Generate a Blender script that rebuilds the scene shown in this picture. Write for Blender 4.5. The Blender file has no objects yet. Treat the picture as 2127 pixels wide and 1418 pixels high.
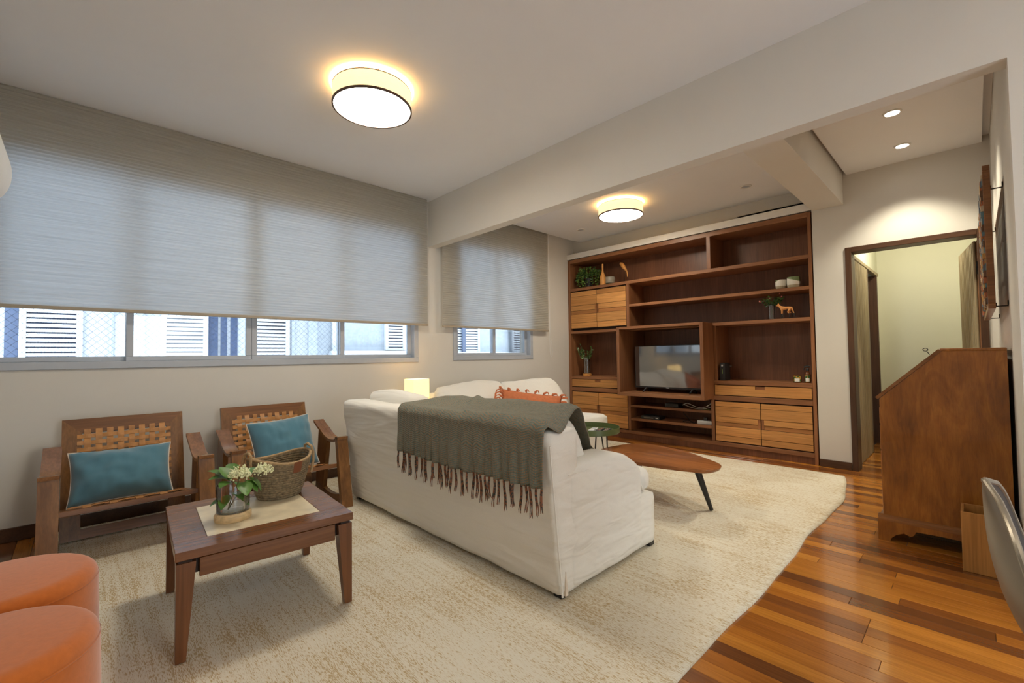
import bpy, bmesh, math, random
from mathutils import Vector, Matrix, noise
random.seed(7)
PI = math.pi
scene = bpy.context.scene
col = scene.collection

# ------------------------------------------------------------------ camera
CAM_H = 1.15
def cam_axes(a, b, c):
    f = Vector((math.cos(b)*math.cos(a), math.cos(b)*math.sin(a), math.sin(b)))
    r = Vector((math.sin(a), -math.cos(a), 0)); u = r.cross(f)
    return math.cos(c)*r+math.sin(c)*u, -math.sin(c)*r+math.cos(c)*u, f
cr, cu, cf = cam_axes(0.802613309, 0.0320423622, -0.0125310088)
cam = bpy.data.objects.new('camera', bpy.data.cameras.new('camera'))
cam.matrix_world = Matrix(((cr.x, cu.x, -cf.x, 0), (cr.y, cu.y, -cf.y, 0), (cr.z, cu.z, -cf.z, CAM_H), (0, 0, 0, 1)))
cam.data.sensor_fit = 'HORIZONTAL'; cam.data.sensor_width = 36
cam.data.lens = 929.59/2127*36; cam.data.clip_start = 0.02
col.objects.link(cam); scene.camera = cam

# ------------------------------------------------------------------ world and exposure
world = bpy.data.worlds.new('overcast_sky'); scene.world = world; world.use_nodes = True
bg = world.node_tree.nodes['Background']
bg.inputs[0].default_value = (0.80, 0.91, 1.0, 1); bg.inputs[1].default_value = 3.0
vs = scene.view_settings
vs.view_transform = 'Standard'; vs.look = 'None'; vs.gamma = 1; vs.exposure = 0.95; vs.use_curve_mapping = False
LAMP = 24.0          # radiance of the drum lamps' diffusers

# ------------------------------------------------------------------ materials
def new_mat(name):
    m = bpy.data.materials.new(name); m.use_nodes = True
    nt = m.node_tree; return m, nt, nt.nodes['Principled BSDF']
def lk(nt, a, b): nt.links.new(a, b)
def node(nt, t, **kw):
    n = nt.nodes.new(t)
    for k, v in kw.items(): setattr(n, k, v)
    return n
def ramp(nt, fac, stops):
    r = node(nt, 'ShaderNodeValToRGB'); e = r.color_ramp.elements
    while len(e) < len(stops): e.new(0.5)
    for i, (p, c) in enumerate(stops): e[i].position = p; e[i].color = (*c, 1)
    lk(nt, fac, r.inputs[0]); return r.outputs[0]
def coords(nt, scale=(1, 1, 1), rand=True, uv=False):
    tc = node(nt, 'ShaderNodeTexCoord'); src = tc.outputs['UV' if uv else 'Object']
    if rand:
        oi = node(nt, 'ShaderNodeObjectInfo'); ml = node(nt, 'ShaderNodeMath', operation='MULTIPLY'); ml.inputs[1].default_value = 37.0
        lk(nt, oi.outputs['Random'], ml.inputs[0])
        ad = node(nt, 'ShaderNodeVectorMath', operation='ADD'); lk(nt, src, ad.inputs[0]); lk(nt, ml.outputs[0], ad.inputs[1]); src = ad.outputs[0]
    mp = node(nt, 'ShaderNodeMapping'); mp.inputs['Scale'].default_value = scale
    lk(nt, src, mp.inputs[0]); return mp.outputs[0]
def tex_noise(nt, vec, scale, detail=4, rough=0.55, dist=0.0):
    n = node(nt, 'ShaderNodeTexNoise'); n.inputs['Scale'].default_value = scale; n.inputs['Detail'].default_value = detail
    n.inputs['Roughness'].default_value = rough; n.inputs['Distortion'].default_value = dist
    lk(nt, vec, n.inputs['Vector']); return n.outputs['Fac']
def bump(nt, p, h, strength=0.2, dist=0.01):
    b = node(nt, 'ShaderNodeBump'); b.inputs['Strength'].default_value = strength; b.inputs['Distance'].default_value = dist
    lk(nt, h, b.inputs['Height']); lk(nt, b.outputs[0], p.inputs['Normal'])
def mixc(nt, a, b, fac, mode='MIX'):
    m = node(nt, 'ShaderNodeMix', data_type='RGBA', blend_type=mode)
    for i, v in ((0, fac), (6, a), (7, b)):
        if isinstance(v, (int, float)): m.inputs[i].default_value = v
        elif isinstance(v, tuple): m.inputs[i].default_value = (*v, 1)
        else: lk(nt, v, m.inputs[i])
    return m.outputs[2]
def plain(name, c, rough=0.5, metal=0.0, nscale=0, namt=0.08, bmp=0.0, spec=0.5, sheen=0.0):
    m, nt, p = new_mat(name)
    p.inputs['Roughness'].default_value = rough; p.inputs['Metallic'].default_value = metal
    p.inputs['Specular IOR Level'].default_value = spec
    if sheen: p.inputs['Sheen Weight'].default_value = sheen
    ns = nscale or 12
    f = tex_noise(nt, coords(nt), ns, 5)
    lo = tuple(x*(1-namt) for x in c); hi = tuple(min(1, x*(1+namt)) for x in c)
    lk(nt, ramp(nt, f, [(0.3, lo), (0.7, hi)]), p.inputs['Base Color'])
    if bmp: bump(nt, p, f, bmp, 0.004)
    return m
def wood(name, dark, light, axis='Y', rough=0.35, scale=1.0, rand=0.12, spec=0.4, coat=0.0):
    m, nt, p = new_mat(name)
    ax = 'XYZ'.index(axis)
    s1 = [7*scale]*3; s1[ax] = 0.55*scale
    s2 = [90*scale]*3; s2[ax] = 3*scale
    f1 = tex_noise(nt, coords(nt, s1), 1.0, 6, 0.6, 0.9)
    f2 = tex_noise(nt, coords(nt, s2), 1.0, 3, 0.6)
    c1 = ramp(nt, f1, [(0.3, dark), (0.5, tuple((a+b)/2 for a, b in zip(dark, light))), (0.7, light)])
    g = ramp(nt, f2, [(0.35, (0.72, 0.70, 0.68)), (0.62, (1.08, 1.06, 1.04))])
    c = mixc(nt, c1, g, 0.75, 'MULTIPLY')
    if rand:
        oi = node(nt, 'ShaderNodeObjectInfo')
        v = ramp(nt, oi.outputs['Random'], [(0, (1-rand,)*3), (1, (1+rand*0.6,)*3)])
        c = mixc(nt, c, v, 1.0, 'MULTIPLY')
    lk(nt, c, p.inputs['Base Color']); p.inputs['Roughness'].default_value = rough
    p.inputs['Specular IOR Level'].default_value = spec
    if coat: p.inputs['Coat Weight'].default_value = coat; p.inputs['Coat Roughness'].default_value = 0.12
    bump(nt, p, f2, 0.06, 0.003)
    return m
def burl(name):
    m, nt, p = new_mat(name)
    f0 = tex_noise(nt, coords(nt, (1, 1.6, 1.1), rand=False), 1.6, 3, 0.5, 0.8)
    f1 = tex_noise(nt, coords(nt, (4, 8, 2.2), rand=False), 1.0, 6, 0.6, 1.6)
    f2 = tex_noise(nt, coords(nt, (60, 80, 9), rand=False), 1.0, 3, 0.6, 1.0)
    c = ramp(nt, f1, [(0.25, (0.20, 0.066, 0.009)), (0.5, (0.34, 0.122, 0.016)), (0.75, (0.48, 0.195, 0.030))])
    c = mixc(nt, c, ramp(nt, f0, [(0.35, (0.72, 0.68, 0.62)), (0.65, (1.1, 1.1, 1.1))]), 0.8, 'MULTIPLY')
    c = mixc(nt, c, ramp(nt, f2, [(0.3, (0.7, 0.68, 0.65)), (0.6, (1.05, 1.05, 1.05))]), 0.7, 'MULTIPLY')
    lk(nt, c, p.inputs['Base Color']); p.inputs['Roughness'].default_value = 0.32; p.inputs['Coat Weight'].default_value = 0.2
    bump(nt, p, f2, 0.05, 0.003); return m
def emit(name, c, s):
    m, nt, p = new_mat(name)
    p.inputs['Base Color'].default_value = (*c, 1); p.inputs['Emission Color'].default_value = (*c, 1)
    p.inputs['Emission Strength'].default_value = s; p.inputs['Roughness'].default_value = 0.6
    f = tex_noise(nt, coords(nt, (1, 1, 6)), 22, 4)
    lk(nt, mixc(nt, c, ramp(nt, f, [(0.3, tuple(x*0.88 for x in c)), (0.7, c)]), 1.0), p.inputs['Emission Color'])
    return m
def clear_glass(name, tint=(0.97, 0.99, 1.0), gloss=0.07):
    m = bpy.data.materials.new(name); m.use_nodes = True; nt = m.node_tree; nt.nodes.clear()
    out = node(nt, 'ShaderNodeOutputMaterial'); t = node(nt, 'ShaderNodeBsdfTransparent'); t.inputs[0].default_value = (*tint, 1)
    g = node(nt, 'ShaderNodeBsdfGlossy'); g.inputs['Roughness'].default_value = 0.02
    fr = node(nt, 'ShaderNodeFresnel'); fr.inputs[0].default_value = 1.45
    ad = node(nt, 'ShaderNodeMath', operation='MULTIPLY_ADD'); ad.inputs[1].default_value = 0.8; ad.inputs[2].default_value = gloss*0.3
    lk(nt, fr.outputs[0], ad.inputs[0])
    mx = node(nt, 'ShaderNodeMixShader'); lk(nt, ad.outputs[0], mx.inputs[0]); lk(nt, t.outputs[0], mx.inputs[1]); lk(nt, g.outputs[0], mx.inputs[2])
    lk(nt, mx.outputs[0], out.inputs[0]); return m
def blind_fabric():
    m = bpy.data.materials.new('blind_fabric'); m.use_nodes = True; nt = m.node_tree; nt.nodes.clear()
    out = node(nt, 'ShaderNodeOutputMaterial')
    f = tex_noise(nt, coords(nt, (2.0, 1, 160), rand=False), 1.0, 4, 0.6)
    c = ramp(nt, f, [(0.3, (0.52, 0.47, 0.375)), (0.7, (0.66, 0.61, 0.505))])
    c2 = ramp(nt, f, [(0.3, (0.56, 0.60, 0.63)), (0.7, (0.72, 0.765, 0.80))])
    d = node(nt, 'ShaderNodeBsdfDiffuse'); t = node(nt, 'ShaderNodeBsdfTranslucent')
    lk(nt, c, d.inputs[0]); lk(nt, c2, t.inputs[0])
    mx = node(nt, 'ShaderNodeMixShader'); mx.inputs[0].default_value = 0.48
    lk(nt, d.outputs[0], mx.inputs[1]); lk(nt, t.outputs[0], mx.inputs[2]); lk(nt, mx.outputs[0], out.inputs[0]); return m
def floor_wood():
    m, nt, p = new_mat('plank_varnished_wood')
    oi = node(nt, 'ShaderNodeObjectInfo')
    gi = node(nt, 'ShaderNodeNewGeometry'); sm = node(nt, 'ShaderNodeMath', operation='ADD'); lk(nt, oi.outputs['Random'], sm.inputs[0]); lk(nt, gi.outputs['Random Per Island'], sm.inputs[1])
    fr = node(nt, 'ShaderNodeMath', operation='FRACT'); lk(nt, sm.outputs[0], fr.inputs[0])
    base = ramp(nt, fr.outputs[0], [(0.0, (0.15, 0.050, 0.012)), (0.25, (0.28, 0.092, 0.015)), (0.5, (0.40, 0.138, 0.018)), (0.75, (0.48, 0.178, 0.022)), (1.0, (0.60, 0.245, 0.034))])
    f1 = tex_noise(nt, coords(nt, (12, 0.9, 12)), 1.0, 5, 0.6, 0.5); f2 = tex_noise(nt, coords(nt, (130, 4, 130)), 1.0, 3)
    c = mixc(nt, base, ramp(nt, f1, [(0.3, (0.78, 0.74, 0.70)), (0.7, (1.15, 1.15, 1.15))]), 1.0, 'MULTIPLY')
    c = mixc(nt, c, ramp(nt, f2, [(0.35, (0.8, 0.78, 0.76)), (0.6, (1.05, 1.05, 1.05))]), 0.8, 'MULTIPLY')
    lk(nt, c, p.inputs['Base Color']); p.inputs['Roughness'].default_value = 0.22; p.inputs['Specular IOR Level'].default_value = 0.5
    p.inputs['Coat Weight'].default_value = 0.6; p.inputs['Coat Roughness'].default_value = 0.10
    bump(nt, p, f1, 0.03, 0.003); return m
def rug_mat():
    m, nt, p = new_mat('rug_wool')
    a = tex_noise(nt, coords(nt, (290, 46, 1), rand=False), 1.0, 2, 0.6)
    l = tex_noise(nt, coords(nt, (55, 2.2, 1), rand=False), 1.0, 3, 0.6)
    b = tex_noise(nt, coords(nt, (2.2, 2.6, 1), rand=False), 1.0, 3, 0.6)
    s = node(nt, 'ShaderNodeMath', operation='MULTIPLY_ADD'); s.inputs[1].default_value = 0.34; lk(nt, b, s.inputs[0]); lk(nt, a, s.inputs[2])
    s2 = node(nt, 'ShaderNodeMath', operation='MULTIPLY_ADD'); s2.inputs[1].default_value = 0.45; lk(nt, l, s2.inputs[0]); lk(nt, s.outputs[0], s2.inputs[2])
    c = ramp(nt, s2.outputs[0], [(0.84, (0.76, 0.71, 0.59)), (0.95, (0.70, 0.62, 0.47)), (1.0, (0.52, 0.39, 0.22))])
    lk(nt, c, p.inputs['Base Color']); p.inputs['Roughness'].default_value = 0.95; p.inputs['Specular IOR Level'].default_value = 0.1
    w = tex_noise(nt, coords(nt, (170, 90, 1), rand=False), 1.0, 2)
    bump(nt, p, w, 0.5, 0.006); return m
def sofa_mat():
    m, nt, p = new_mat('slipcover_cotton')
    cv = coords(nt, (2.4, 1.0, 6.5), rand=False); cv.node.inputs['Rotation'].default_value = (math.radians(-16), 0, 0)
    f1 = tex_noise(nt, cv, 1.0, 2, 0.4, 1.0); f2 = tex_noise(nt, coords(nt, (4, 2.0, 13), rand=False), 1.0, 1, 0.4, 1.4)
    fm = node(nt, 'ShaderNodeMath', operation='MULTIPLY_ADD'); fm.inputs[1].default_value = 0.35; lk(nt, f2, fm.inputs[0]); lk(nt, f1, fm.inputs[2]); f = fm.outputs[0]
    g = tex_noise(nt, coords(nt, rand=False), 500, 2)
    lk(nt, ramp(nt, g, [(0.3, (0.80, 0.765, 0.69)), (0.7, (0.87, 0.84, 0.775))]), p.inputs['Base Color'])
    p.inputs['Roughness'].default_value = 0.9; p.inputs['Specular IOR Level'].default_value = 0.15
    bump(nt, p, f, 0.6, 0.05); return m
def throw_mat():
    m, nt, p = new_mat('throw_weave')
    uv = coords(nt, (1, 1, 1), rand=False, uv=True)
    sx = node(nt, 'ShaderNodeSeparateXYZ'); lk(nt, uv, sx.inputs[0])
    def M(op, a, b=None, c=None):
        n = node(nt, 'ShaderNodeMath', operation=op)
        for i, v in enumerate((a, b, c)):
            if v is None: continue
            if isinstance(v, (int, float)): n.inputs[i].default_value = v
            else: lk(nt, v, n.inputs[i])
        return n.outputs[0]
    u, v = sx.outputs[0], sx.outputs[1]
    zig = M('PINGPONG', M('MULTIPLY', u, 1.0), 0.045)
    vv = M('ADD', v, M('MULTIPLY', zig, 0.35))
    a = M('SINE', M('MULTIPLY', vv, 2*PI/0.0115)); b = M('SINE', M('MULTIPLY', u, 2*PI/0.0085))
    mask = M('MULTIPLY', M('GREATER_THAN', a, 0.45), M('GREATER_THAN', b, -0.25))
    f = tex_noise(nt, coords(nt, (1, 1, 1), rand=False), 60, 3)
    base = ramp(nt, f, [(0.3, (0.14, 0.168, 0.14)), (0.7, (0.205, 0.232, 0.195))])
    lk(nt, mixc(nt, base, (0.36, 0.20, 0.11), mask), p.inputs['Base Color'])
    p.inputs['Roughness'].default_value = 0.95; p.inputs['Specular IOR Level'].default_value = 0.1
    bump(nt, p, a, 0.25, 0.002); return m
def spots_mat(name, c1, c2, scale, thr=0.5, rough=0.5):
    m, nt, p = new_mat(name)
    v = node(nt, 'ShaderNodeTexVoronoi'); v.inputs['Scale'].default_value = scale; lk(nt, coords(nt), v.inputs['Vector'])
    lk(nt, ramp(nt, v.outputs['Distance'], [(thr-0.05, c1), (thr+0.05, c2)]), p.inputs['Base Color']); p.inputs['Roughness'].default_value = rough; return m
def geometric_mat():
    m, nt, p = new_mat('black_white_glaze')
    ck = node(nt, 'ShaderNodeTexBrick'); ck.inputs['Scale'].default_value = 15; ck.offset = 0.5
    ck.inputs['Color1'].default_value = (0.75, 0.68, 0.55, 1); ck.inputs['Color2'].default_value = (0.7, 0.62, 0.48, 1); ck.inputs['Mortar'].default_value = (0.015, 0.015, 0.012, 1)
    ck.inputs['Mortar Size'].default_value = 0.06
    lk(nt, coords(nt, uv=True, rand=False), ck.inputs['Vector']); lk(nt, ck.outputs[0], p.inputs['Base Color']); p.inputs['Roughness'].default_value = 0.4; return m
def two_tone(name, lo, hi, z0, slope, band=None):
    m, nt, p = new_mat(name)
    tc = node(nt, 'ShaderNodeTexCoord'); sx = node(nt, 'ShaderNodeSeparateXYZ'); lk(nt, tc.outputs['Object'], sx.inputs[0])
    q = node(nt, 'ShaderNodeMath', operation='MULTIPLY_ADD'); q.inputs[1].default_value = slope; lk(nt, sx.outputs[1], q.inputs[0]); lk(nt, sx.outputs[2], q.inputs[2])
    g = node(nt, 'ShaderNodeMath', operation='GREATER_THAN'); g.inputs[1].default_value = z0; lk(nt, q.outputs[0], g.inputs[0])
    c = mixc(nt, lo, hi, g.outputs[0])
    if band:
        g2 = node(nt, 'ShaderNodeMath', operation='LESS_THAN'); g2.inputs[1].default_value = band[0]; lk(nt, sx.outputs[2], g2.inputs[0]); c = mixc(nt, c, band[1], g2.outputs[0])
    lk(nt, c, p.inputs['Base Color']); p.inputs['Roughness'].default_value = 0.55; return m

M = dict(
    wall=plain('wall_paint', (0.69, 0.66, 0.605), 0.85, nscale=3, namt=0.015, spec=0.2),
    ceil=plain('ceiling_paint', (0.85, 0.85, 0.86), 0.9, nscale=3, namt=0.01, spec=0.2),
    beam=plain('beam_paint', (0.73, 0.70, 0.645), 0.85, nscale=3, namt=0.012, spec=0.2),
    white=plain('white_plaster', (0.80, 0.78, 0.74), 0.7, namt=0.02),
    hallp=plain('hall_paint', (0.70, 0.69, 0.54), 0.85, nscale=3, namt=0.015, spec=0.2),
    dark_trim=wood('dark_trim_wood', (0.055, 0.026, 0.014), (0.11, 0.052, 0.026), 'Y', 0.4),
    dark_trim_v=wood('dark_trim_wood_upright', (0.055, 0.026, 0.014), (0.11, 0.052, 0.026), 'Z', 0.4),
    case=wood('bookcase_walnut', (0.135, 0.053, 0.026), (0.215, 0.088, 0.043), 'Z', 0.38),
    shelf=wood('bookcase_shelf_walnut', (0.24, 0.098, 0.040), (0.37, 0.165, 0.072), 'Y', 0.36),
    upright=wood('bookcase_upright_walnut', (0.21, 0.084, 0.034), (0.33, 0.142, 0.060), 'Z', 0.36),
    honey=wood('honey_oak', (0.52, 0.225, 0.060), (0.74, 0.375, 0.125), 'Y', 0.42, rand=0.2),
    honey_dark=wood('recess_oak', (0.30, 0.115, 0.042), (0.40, 0.165, 0.062), 'Y', 0.5),
    honey_mid=wood('mid_oak', (0.38, 0.15, 0.045), (0.56, 0.26, 0.085), 'Y', 0.45),
    slotdark=plain('shadow_gap_wood', (0.03, 0.014, 0.008), 0.7),
    chairwood=wood('armchair_jatoba', (0.16, 0.066, 0.019), (0.32, 0.148, 0.046), 'Z', 0.36),
    chairwood_x=wood('armchair_jatoba_rail', (0.145, 0.056, 0.018), (0.27, 0.115, 0.038), 'X', 0.36),
    chairwood_y=wood('armchair_jatoba_arm', (0.18, 0.075, 0.026), (0.33, 0.152, 0.055), 'Y', 0.25),
    tablewood=wood('table_mahogany', (0.12, 0.044, 0.015), (0.22, 0.088, 0.033), 'X', 0.24, spec=0.5),
    tableleg=wood('table_leg_mahogany', (0.12, 0.044, 0.015), (0.21, 0.082, 0.030), 'Z', 0.3),
    coffee=wood('coffee_table_rosewood', (0.21, 0.068, 0.020), (0.36, 0.135, 0.042), 'Y', 0.26),
    desk=burl('bureau_walnut'),
    deskedge=wood('bureau_moulding', (0.20, 0.075, 0.022), (0.36, 0.16, 0.055), 'Y', 0.28),
    bamboo=wood('bamboo', (0.42, 0.20, 0.055), (0.55, 0.28, 0.085), 'Z', 0.45),
    pine=wood('turned_pine', (0.62, 0.42, 0.20), (0.78, 0.58, 0.32), 'X', 0.5),
    beech=wood('orange_beech', (0.56, 0.24, 0.055), (0.72, 0.36, 0.10), 'Z', 0.45),
    reed=wood('reeded_boards', (0.30, 0.235, 0.135), (0.42, 0.34, 0.21), 'Z', 0.5),
    reedwarm=wood('reeded_door_boards', (0.24, 0.105, 0.045), (0.36, 0.17, 0.075), 'Z', 0.4),
    leather=plain('tan_leather', (0.52, 0.235, 0.068), 0.45, nscale=25, namt=0.18, bmp=0.1),
    teal=plain('teal_cotton', (0.085, 0.205, 0.27), 0.8, nscale=14, namt=0.06, bmp=0.12, spec=0.2, sheen=0.5),
    piping=plain('cream_piping', (0.78, 0.68, 0.56), 0.8),
    orange=plain('orange_felt', (0.55, 0.145, 0.024), 0.95, nscale=60, namt=0.06, bmp=0.12, spec=0.1, sheen=0.5),
    rust=plain('rust_linen', (0.62, 0.19, 0.075), 0.9, nscale=30, namt=0.12, bmp=0.15),
    sofa=sofa_mat(), throw=throw_mat(),
    fringe=spots_mat('fringe_yarn', (0.045, 0.05, 0.047), (0.26, 0.105, 0.055), 90, 0.46, 0.95),
    rug=rug_mat(), floor=floor_wood(),
    black=plain('black_lacquer', (0.014, 0.014, 0.015), 0.35),
    blackmat=plain('black_plastic', (0.018, 0.018, 0.02), 0.5),
    screen=plain('tv_glass', (0.028, 0.029, 0.032), 0.06, spec=0.95, namt=0.0),
    green=plain('olive_metal', (0.105, 0.135, 0.045), 0.4),
    alu=plain('grey_aluminium', (0.46, 0.49, 0.54), 0.45, namt=0.03),
    glass=clear_glass('window_glass'), vaseglass=clear_glass('vase_glass', (0.955, 0.975, 0.98), 0.12),
    blind=blind_fabric(), rail=plain('blind_rail', (0.40, 0.335, 0.25), 0.6),
    travertine=plain('travertine', (0.70, 0.60, 0.42), 0.35, nscale=9, namt=0.16),
    leaf=plain('fresh_leaf', (0.085, 0.19, 0.028), 0.45, nscale=10, namt=0.35),
    leafdark=plain('dark_leaf', (0.035, 0.075, 0.022), 0.45, nscale=14, namt=0.4),
    leaflime=plain('lime_leaf', (0.22, 0.34, 0.06), 0.5, nscale=14, namt=0.3),
    leafgrey=plain('grey_leaf', (0.26, 0.33, 0.16), 0.5, nscale=14, namt=0.3),
    stem=plain('stem_bark', (0.12, 0.10, 0.04), 0.7),
    bloom=plain('cream_blossom', (0.82, 0.82, 0.52), 0.8, nscale=120, namt=0.2),
    pinkbud=plain('pink_bud', (0.75, 0.25, 0.22), 0.7),
    basket=plain('seagrass_rope', (0.225, 0.165, 0.092), 0.9, nscale=75, namt=0.55, bmp=0.4),
    rope=plain('jute_rope', (0.42, 0.28, 0.14), 0.9, nscale=80, namt=0.2),
    tag=plain('brown_leather_tag', (0.23, 0.075, 0.028), 0.55),
    whiteplastic=plain('white_plastic', (0.78, 0.78, 0.76), 0.4, namt=0.01),
    metal=plain('dark_hook_metal', (0.03, 0.026, 0.024), 0.5, 0.6),
    chrome=plain('brushed_chrome', (0.62, 0.60, 0.56), 0.3, 0.9),
    bronze=plain('bronze_shell', (0.20, 0.168, 0.125), 0.38, 0.15, namt=0.02), bronze_rim=plain('bronze_rim', (0.30, 0.26, 0.20), 0.3, 0.5), bronze_in=plain('dark_shell_lining', (0.035, 0.03, 0.03), 0.4),
    facade=plain('facade_render', (0.44, 0.47, 0.52), 0.9, nscale=4, namt=0.04), facade_blue=plain('facade_grey_render', (0.34, 0.38, 0.43), 0.9),
    facade_dark=plain('far_window_glass', (0.05, 0.075, 0.14), 0.2), shutter=plain('far_shutter_paint', (0.52, 0.55, 0.60), 0.7, namt=0.02), net=plain('net_cord', (0.16, 0.19, 0.26), 0.8),
    hook=plain('label_white', (0.75, 0.74, 0.70), 0.6), amber=plain('amber_wax', (0.14, 0.045, 0.012), 0.25), label=spots_mat('fruit_label', (0.65, 0.33, 0.03), (0.03, 0.10, 0.03), 60, 0.35),
    patpot=geometric_mat(), potgreen=plain('pot_green', (0.10, 0.13, 0.07), 0.5),
    mosaic=spots_mat('mosaic_stones', (0.55, 0.33, 0.12), (0.25, 0.20, 0.17), 60, 0.4, 0.6),
)
M['screen'].node_tree.nodes['Principled BSDF'].inputs['IOR'].default_value = 2.05
M['mosaics'] = [plain('mosaic_%s' % n, c, 0.5) for n, c in (('ochre', (0.55, 0.30, 0.08)), ('brick', (0.42, 0.13, 0.05)), ('cream', (0.62, 0.52, 0.36)), ('slate', (0.12, 0.14, 0.18)), ('umber', (0.16, 0.08, 0.04)), ('teal', (0.14, 0.25, 0.30)))]
M['drum_disc'] = emit('lamp_diffuser', (1.0, 0.92, 0.77), LAMP)
M['drum_side'] = emit('lamp_linen_shade', (1.0, 0.80, 0.44), 0.62)
M['drum_top'] = emit('lamp_inner_glow', (1.0, 0.62, 0.20), 9.0)
M['cube_side'] = emit('paper_shade', (1.0, 0.74, 0.34), 0.7)
M['spot_disc'] = emit('downlight_lens', (1.0, 0.95, 0.85), 14.0)

# ------------------------------------------------------------------ mesh helpers
def finish(name, me, mat, parent=None, smooth=False):
    o = bpy.data.objects.new(name, me); col.objects.link(o)
    if mat is not None:
        for m in (mat if isinstance(mat, (list, tuple)) else [mat]): me.materials.append(m)
    if smooth:
        for p in me.polygons: p.use_smooth = True
        if smooth == 'auto': me.set_sharp_from_angle(angle=math.radians(35))
    if parent is not None: o.parent = parent
    return o
def from_bm(name, bm, mat, parent=None, smooth=False):
    bmesh.ops.recalc_face_normals(bm, faces=bm.faces[:])
    me = bpy.data.meshes.new(name); bm.to_mesh(me); bm.free(); return finish(name, me, mat, parent, smooth)
def origin(parent):
    v = Vector((0, 0, 0)); p = parent
    while p is not None: v += p.location; p = p.parent
    return v
def add_box(bm, x0, x1, y0, y1, z0, z1, bev=0.0, seg=1, mtx=None):
    vs_ = [bm.verts.new((x, y, z)) for x in (x0, x1) for y in (y0, y1) for z in (z0, z1)]
    fs = [bm.faces.new([vs_[i] for i in f]) for f in ((0, 1, 3, 2), (4, 6, 7, 5), (0, 4, 5, 1), (2, 3, 7, 6), (0, 2, 6, 4), (1, 5, 7, 3))]
    geo = vs_
    if bev > 0:
        es = list({e for f in fs for e in f.edges})
        r = bmesh.ops.bevel(bm, geom=es, offset=bev, segments=seg, affect='EDGES', profile=0.6)
        geo = list({v for f in r['faces'] for v in f.verts} | {v for v in vs_ if v.is_valid})
    if mtx is not None: bmesh.ops.transform(bm, matrix=mtx, verts=geo)
    return geo
def box(name, mat, parent, x0, x1, y0, y1, z0, z1, bev=0.0, seg=1, world_=True):
    """one box, given in world coordinates; its mesh is stored relative to its thing"""
    c = Vector(((x0+x1)/2, (y0+y1)/2, (z0+z1)/2)); bm = bmesh.new()
    add_box(bm, x0-c.x, x1-c.x, y0-c.y, y1-c.y, z0-c.z, z1-c.z, bev, seg)
    o = from_bm(name, bm, mat, parent, 'auto' if bev and seg > 1 else False)
    o.location = c-(origin(parent) if world_ else Vector((0, 0, 0))); return o
def add_prism(bm, poly, axis, a0, a1):
    """extrude a 2D polygon along axis: axis 0 -> poly is (y,z); 1 -> (x,z); 2 -> (x,y)"""
    def P(p, a): return {0: (a, p[0], p[1]), 1: (p[0], a, p[1]), 2: (p[0], p[1], a)}[axis]
    A = [bm.verts.new(P(p, a0)) for p in poly]; B = [bm.verts.new(P(p, a1)) for p in poly]; n = len(poly)
    bm.faces.new(A); bm.faces.new(B[::-1])
    for i in range(n): bm.faces.new((A[i], B[i], B[(i+1) % n], A[(i+1) % n]))
def prism(name, mat, parent, poly, axis, a0, a1, smooth=False):
    bm = bmesh.new(); add_prism(bm, poly, axis, a0, a1); return from_bm(name, bm, mat, parent, smooth)
def add_tube(bm, pts, r, n=8, caps=True, closed=False):
    pts = [Vector(p) for p in pts]; rings = []; N = len(pts); prev = None
    for i, p in enumerate(pts):
        if closed: t = pts[(i+1) % N]-pts[i-1]
        else: t = pts[min(i+1, N-1)]-pts[max(i-1, 0)]
        t.normalize()
        if prev is None: a = t.orthogonal().normalized()
        else:
            a = prev-t*prev.dot(t); a = a.normalized() if a.length > 1e-6 else t.orthogonal().normalized()
        prev = a; b = t.cross(a); rr = r[i] if isinstance(r, (list, tuple)) else r
        rings.append([bm.verts.new(p+(a*math.cos(2*PI*k/n)+b*math.sin(2*PI*k/n))*rr) for k in range(n)])
    for i in range(N if closed else N-1):
        A, B = rings[i], rings[(i+1) % N]
        for k in range(n): bm.faces.new((A[k], A[(k+1) % n], B[(k+1) % n], B[k]))
    if caps and not closed: bm.faces.new(rings[0][::-1]); bm.faces.new(rings[-1])
def tube(name, mat, parent, pts, r, n=8, closed=False):
    bm = bmesh.new(); add_tube(bm, pts, r, n, True, closed); return from_bm(name, bm, mat, parent, 'auto')
def add_lathe(bm, prof, n=32, sx=1.0, sy=1.0, cx=0, cy=0, uvl=None):
    rings = []
    for r, z in prof:
        if r < 1e-6: rings.append([bm.verts.new((cx, cy, z))])
        else: rings.append([bm.verts.new((cx+sx*r*math.cos(2*PI*k/n), cy+sy*r*math.sin(2*PI*k/n), z)) for k in range(n)])
    for i in range(len(rings)-1):
        A, B = rings[i], rings[i+1]
        for k in range(n):
            k2 = (k+1) % n
            if len(A) == 1 and len(B) == 1: continue
            if len(A) == 1: f = bm.faces.new((A[0], B[k2], B[k]))
            elif len(B) == 1: f = bm.faces.new((A[k], A[k2], B[0]))
            else:
                f = bm.faces.new((A[k], A[k2], B[k2], B[k]))
                if uvl:
                    for lp, (q, zz) in zip(f.loops, ((k, prof[i][1]), (k+1, prof[i][1]), (k+1, prof[i+1][1]), (k, prof[i+1][1]))): lp[uvl].uv = (q/n, zz*4)
def lathe(name, mat, parent, prof, n=32, sx=1.0, sy=1.0, uv=False):
    bm = bmesh.new(); l = bm.loops.layers.uv.new('UVMap') if uv else None
    add_lathe(bm, prof, n, sx, sy, uvl=l); return from_bm(name, bm, mat, parent, 'auto')
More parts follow.
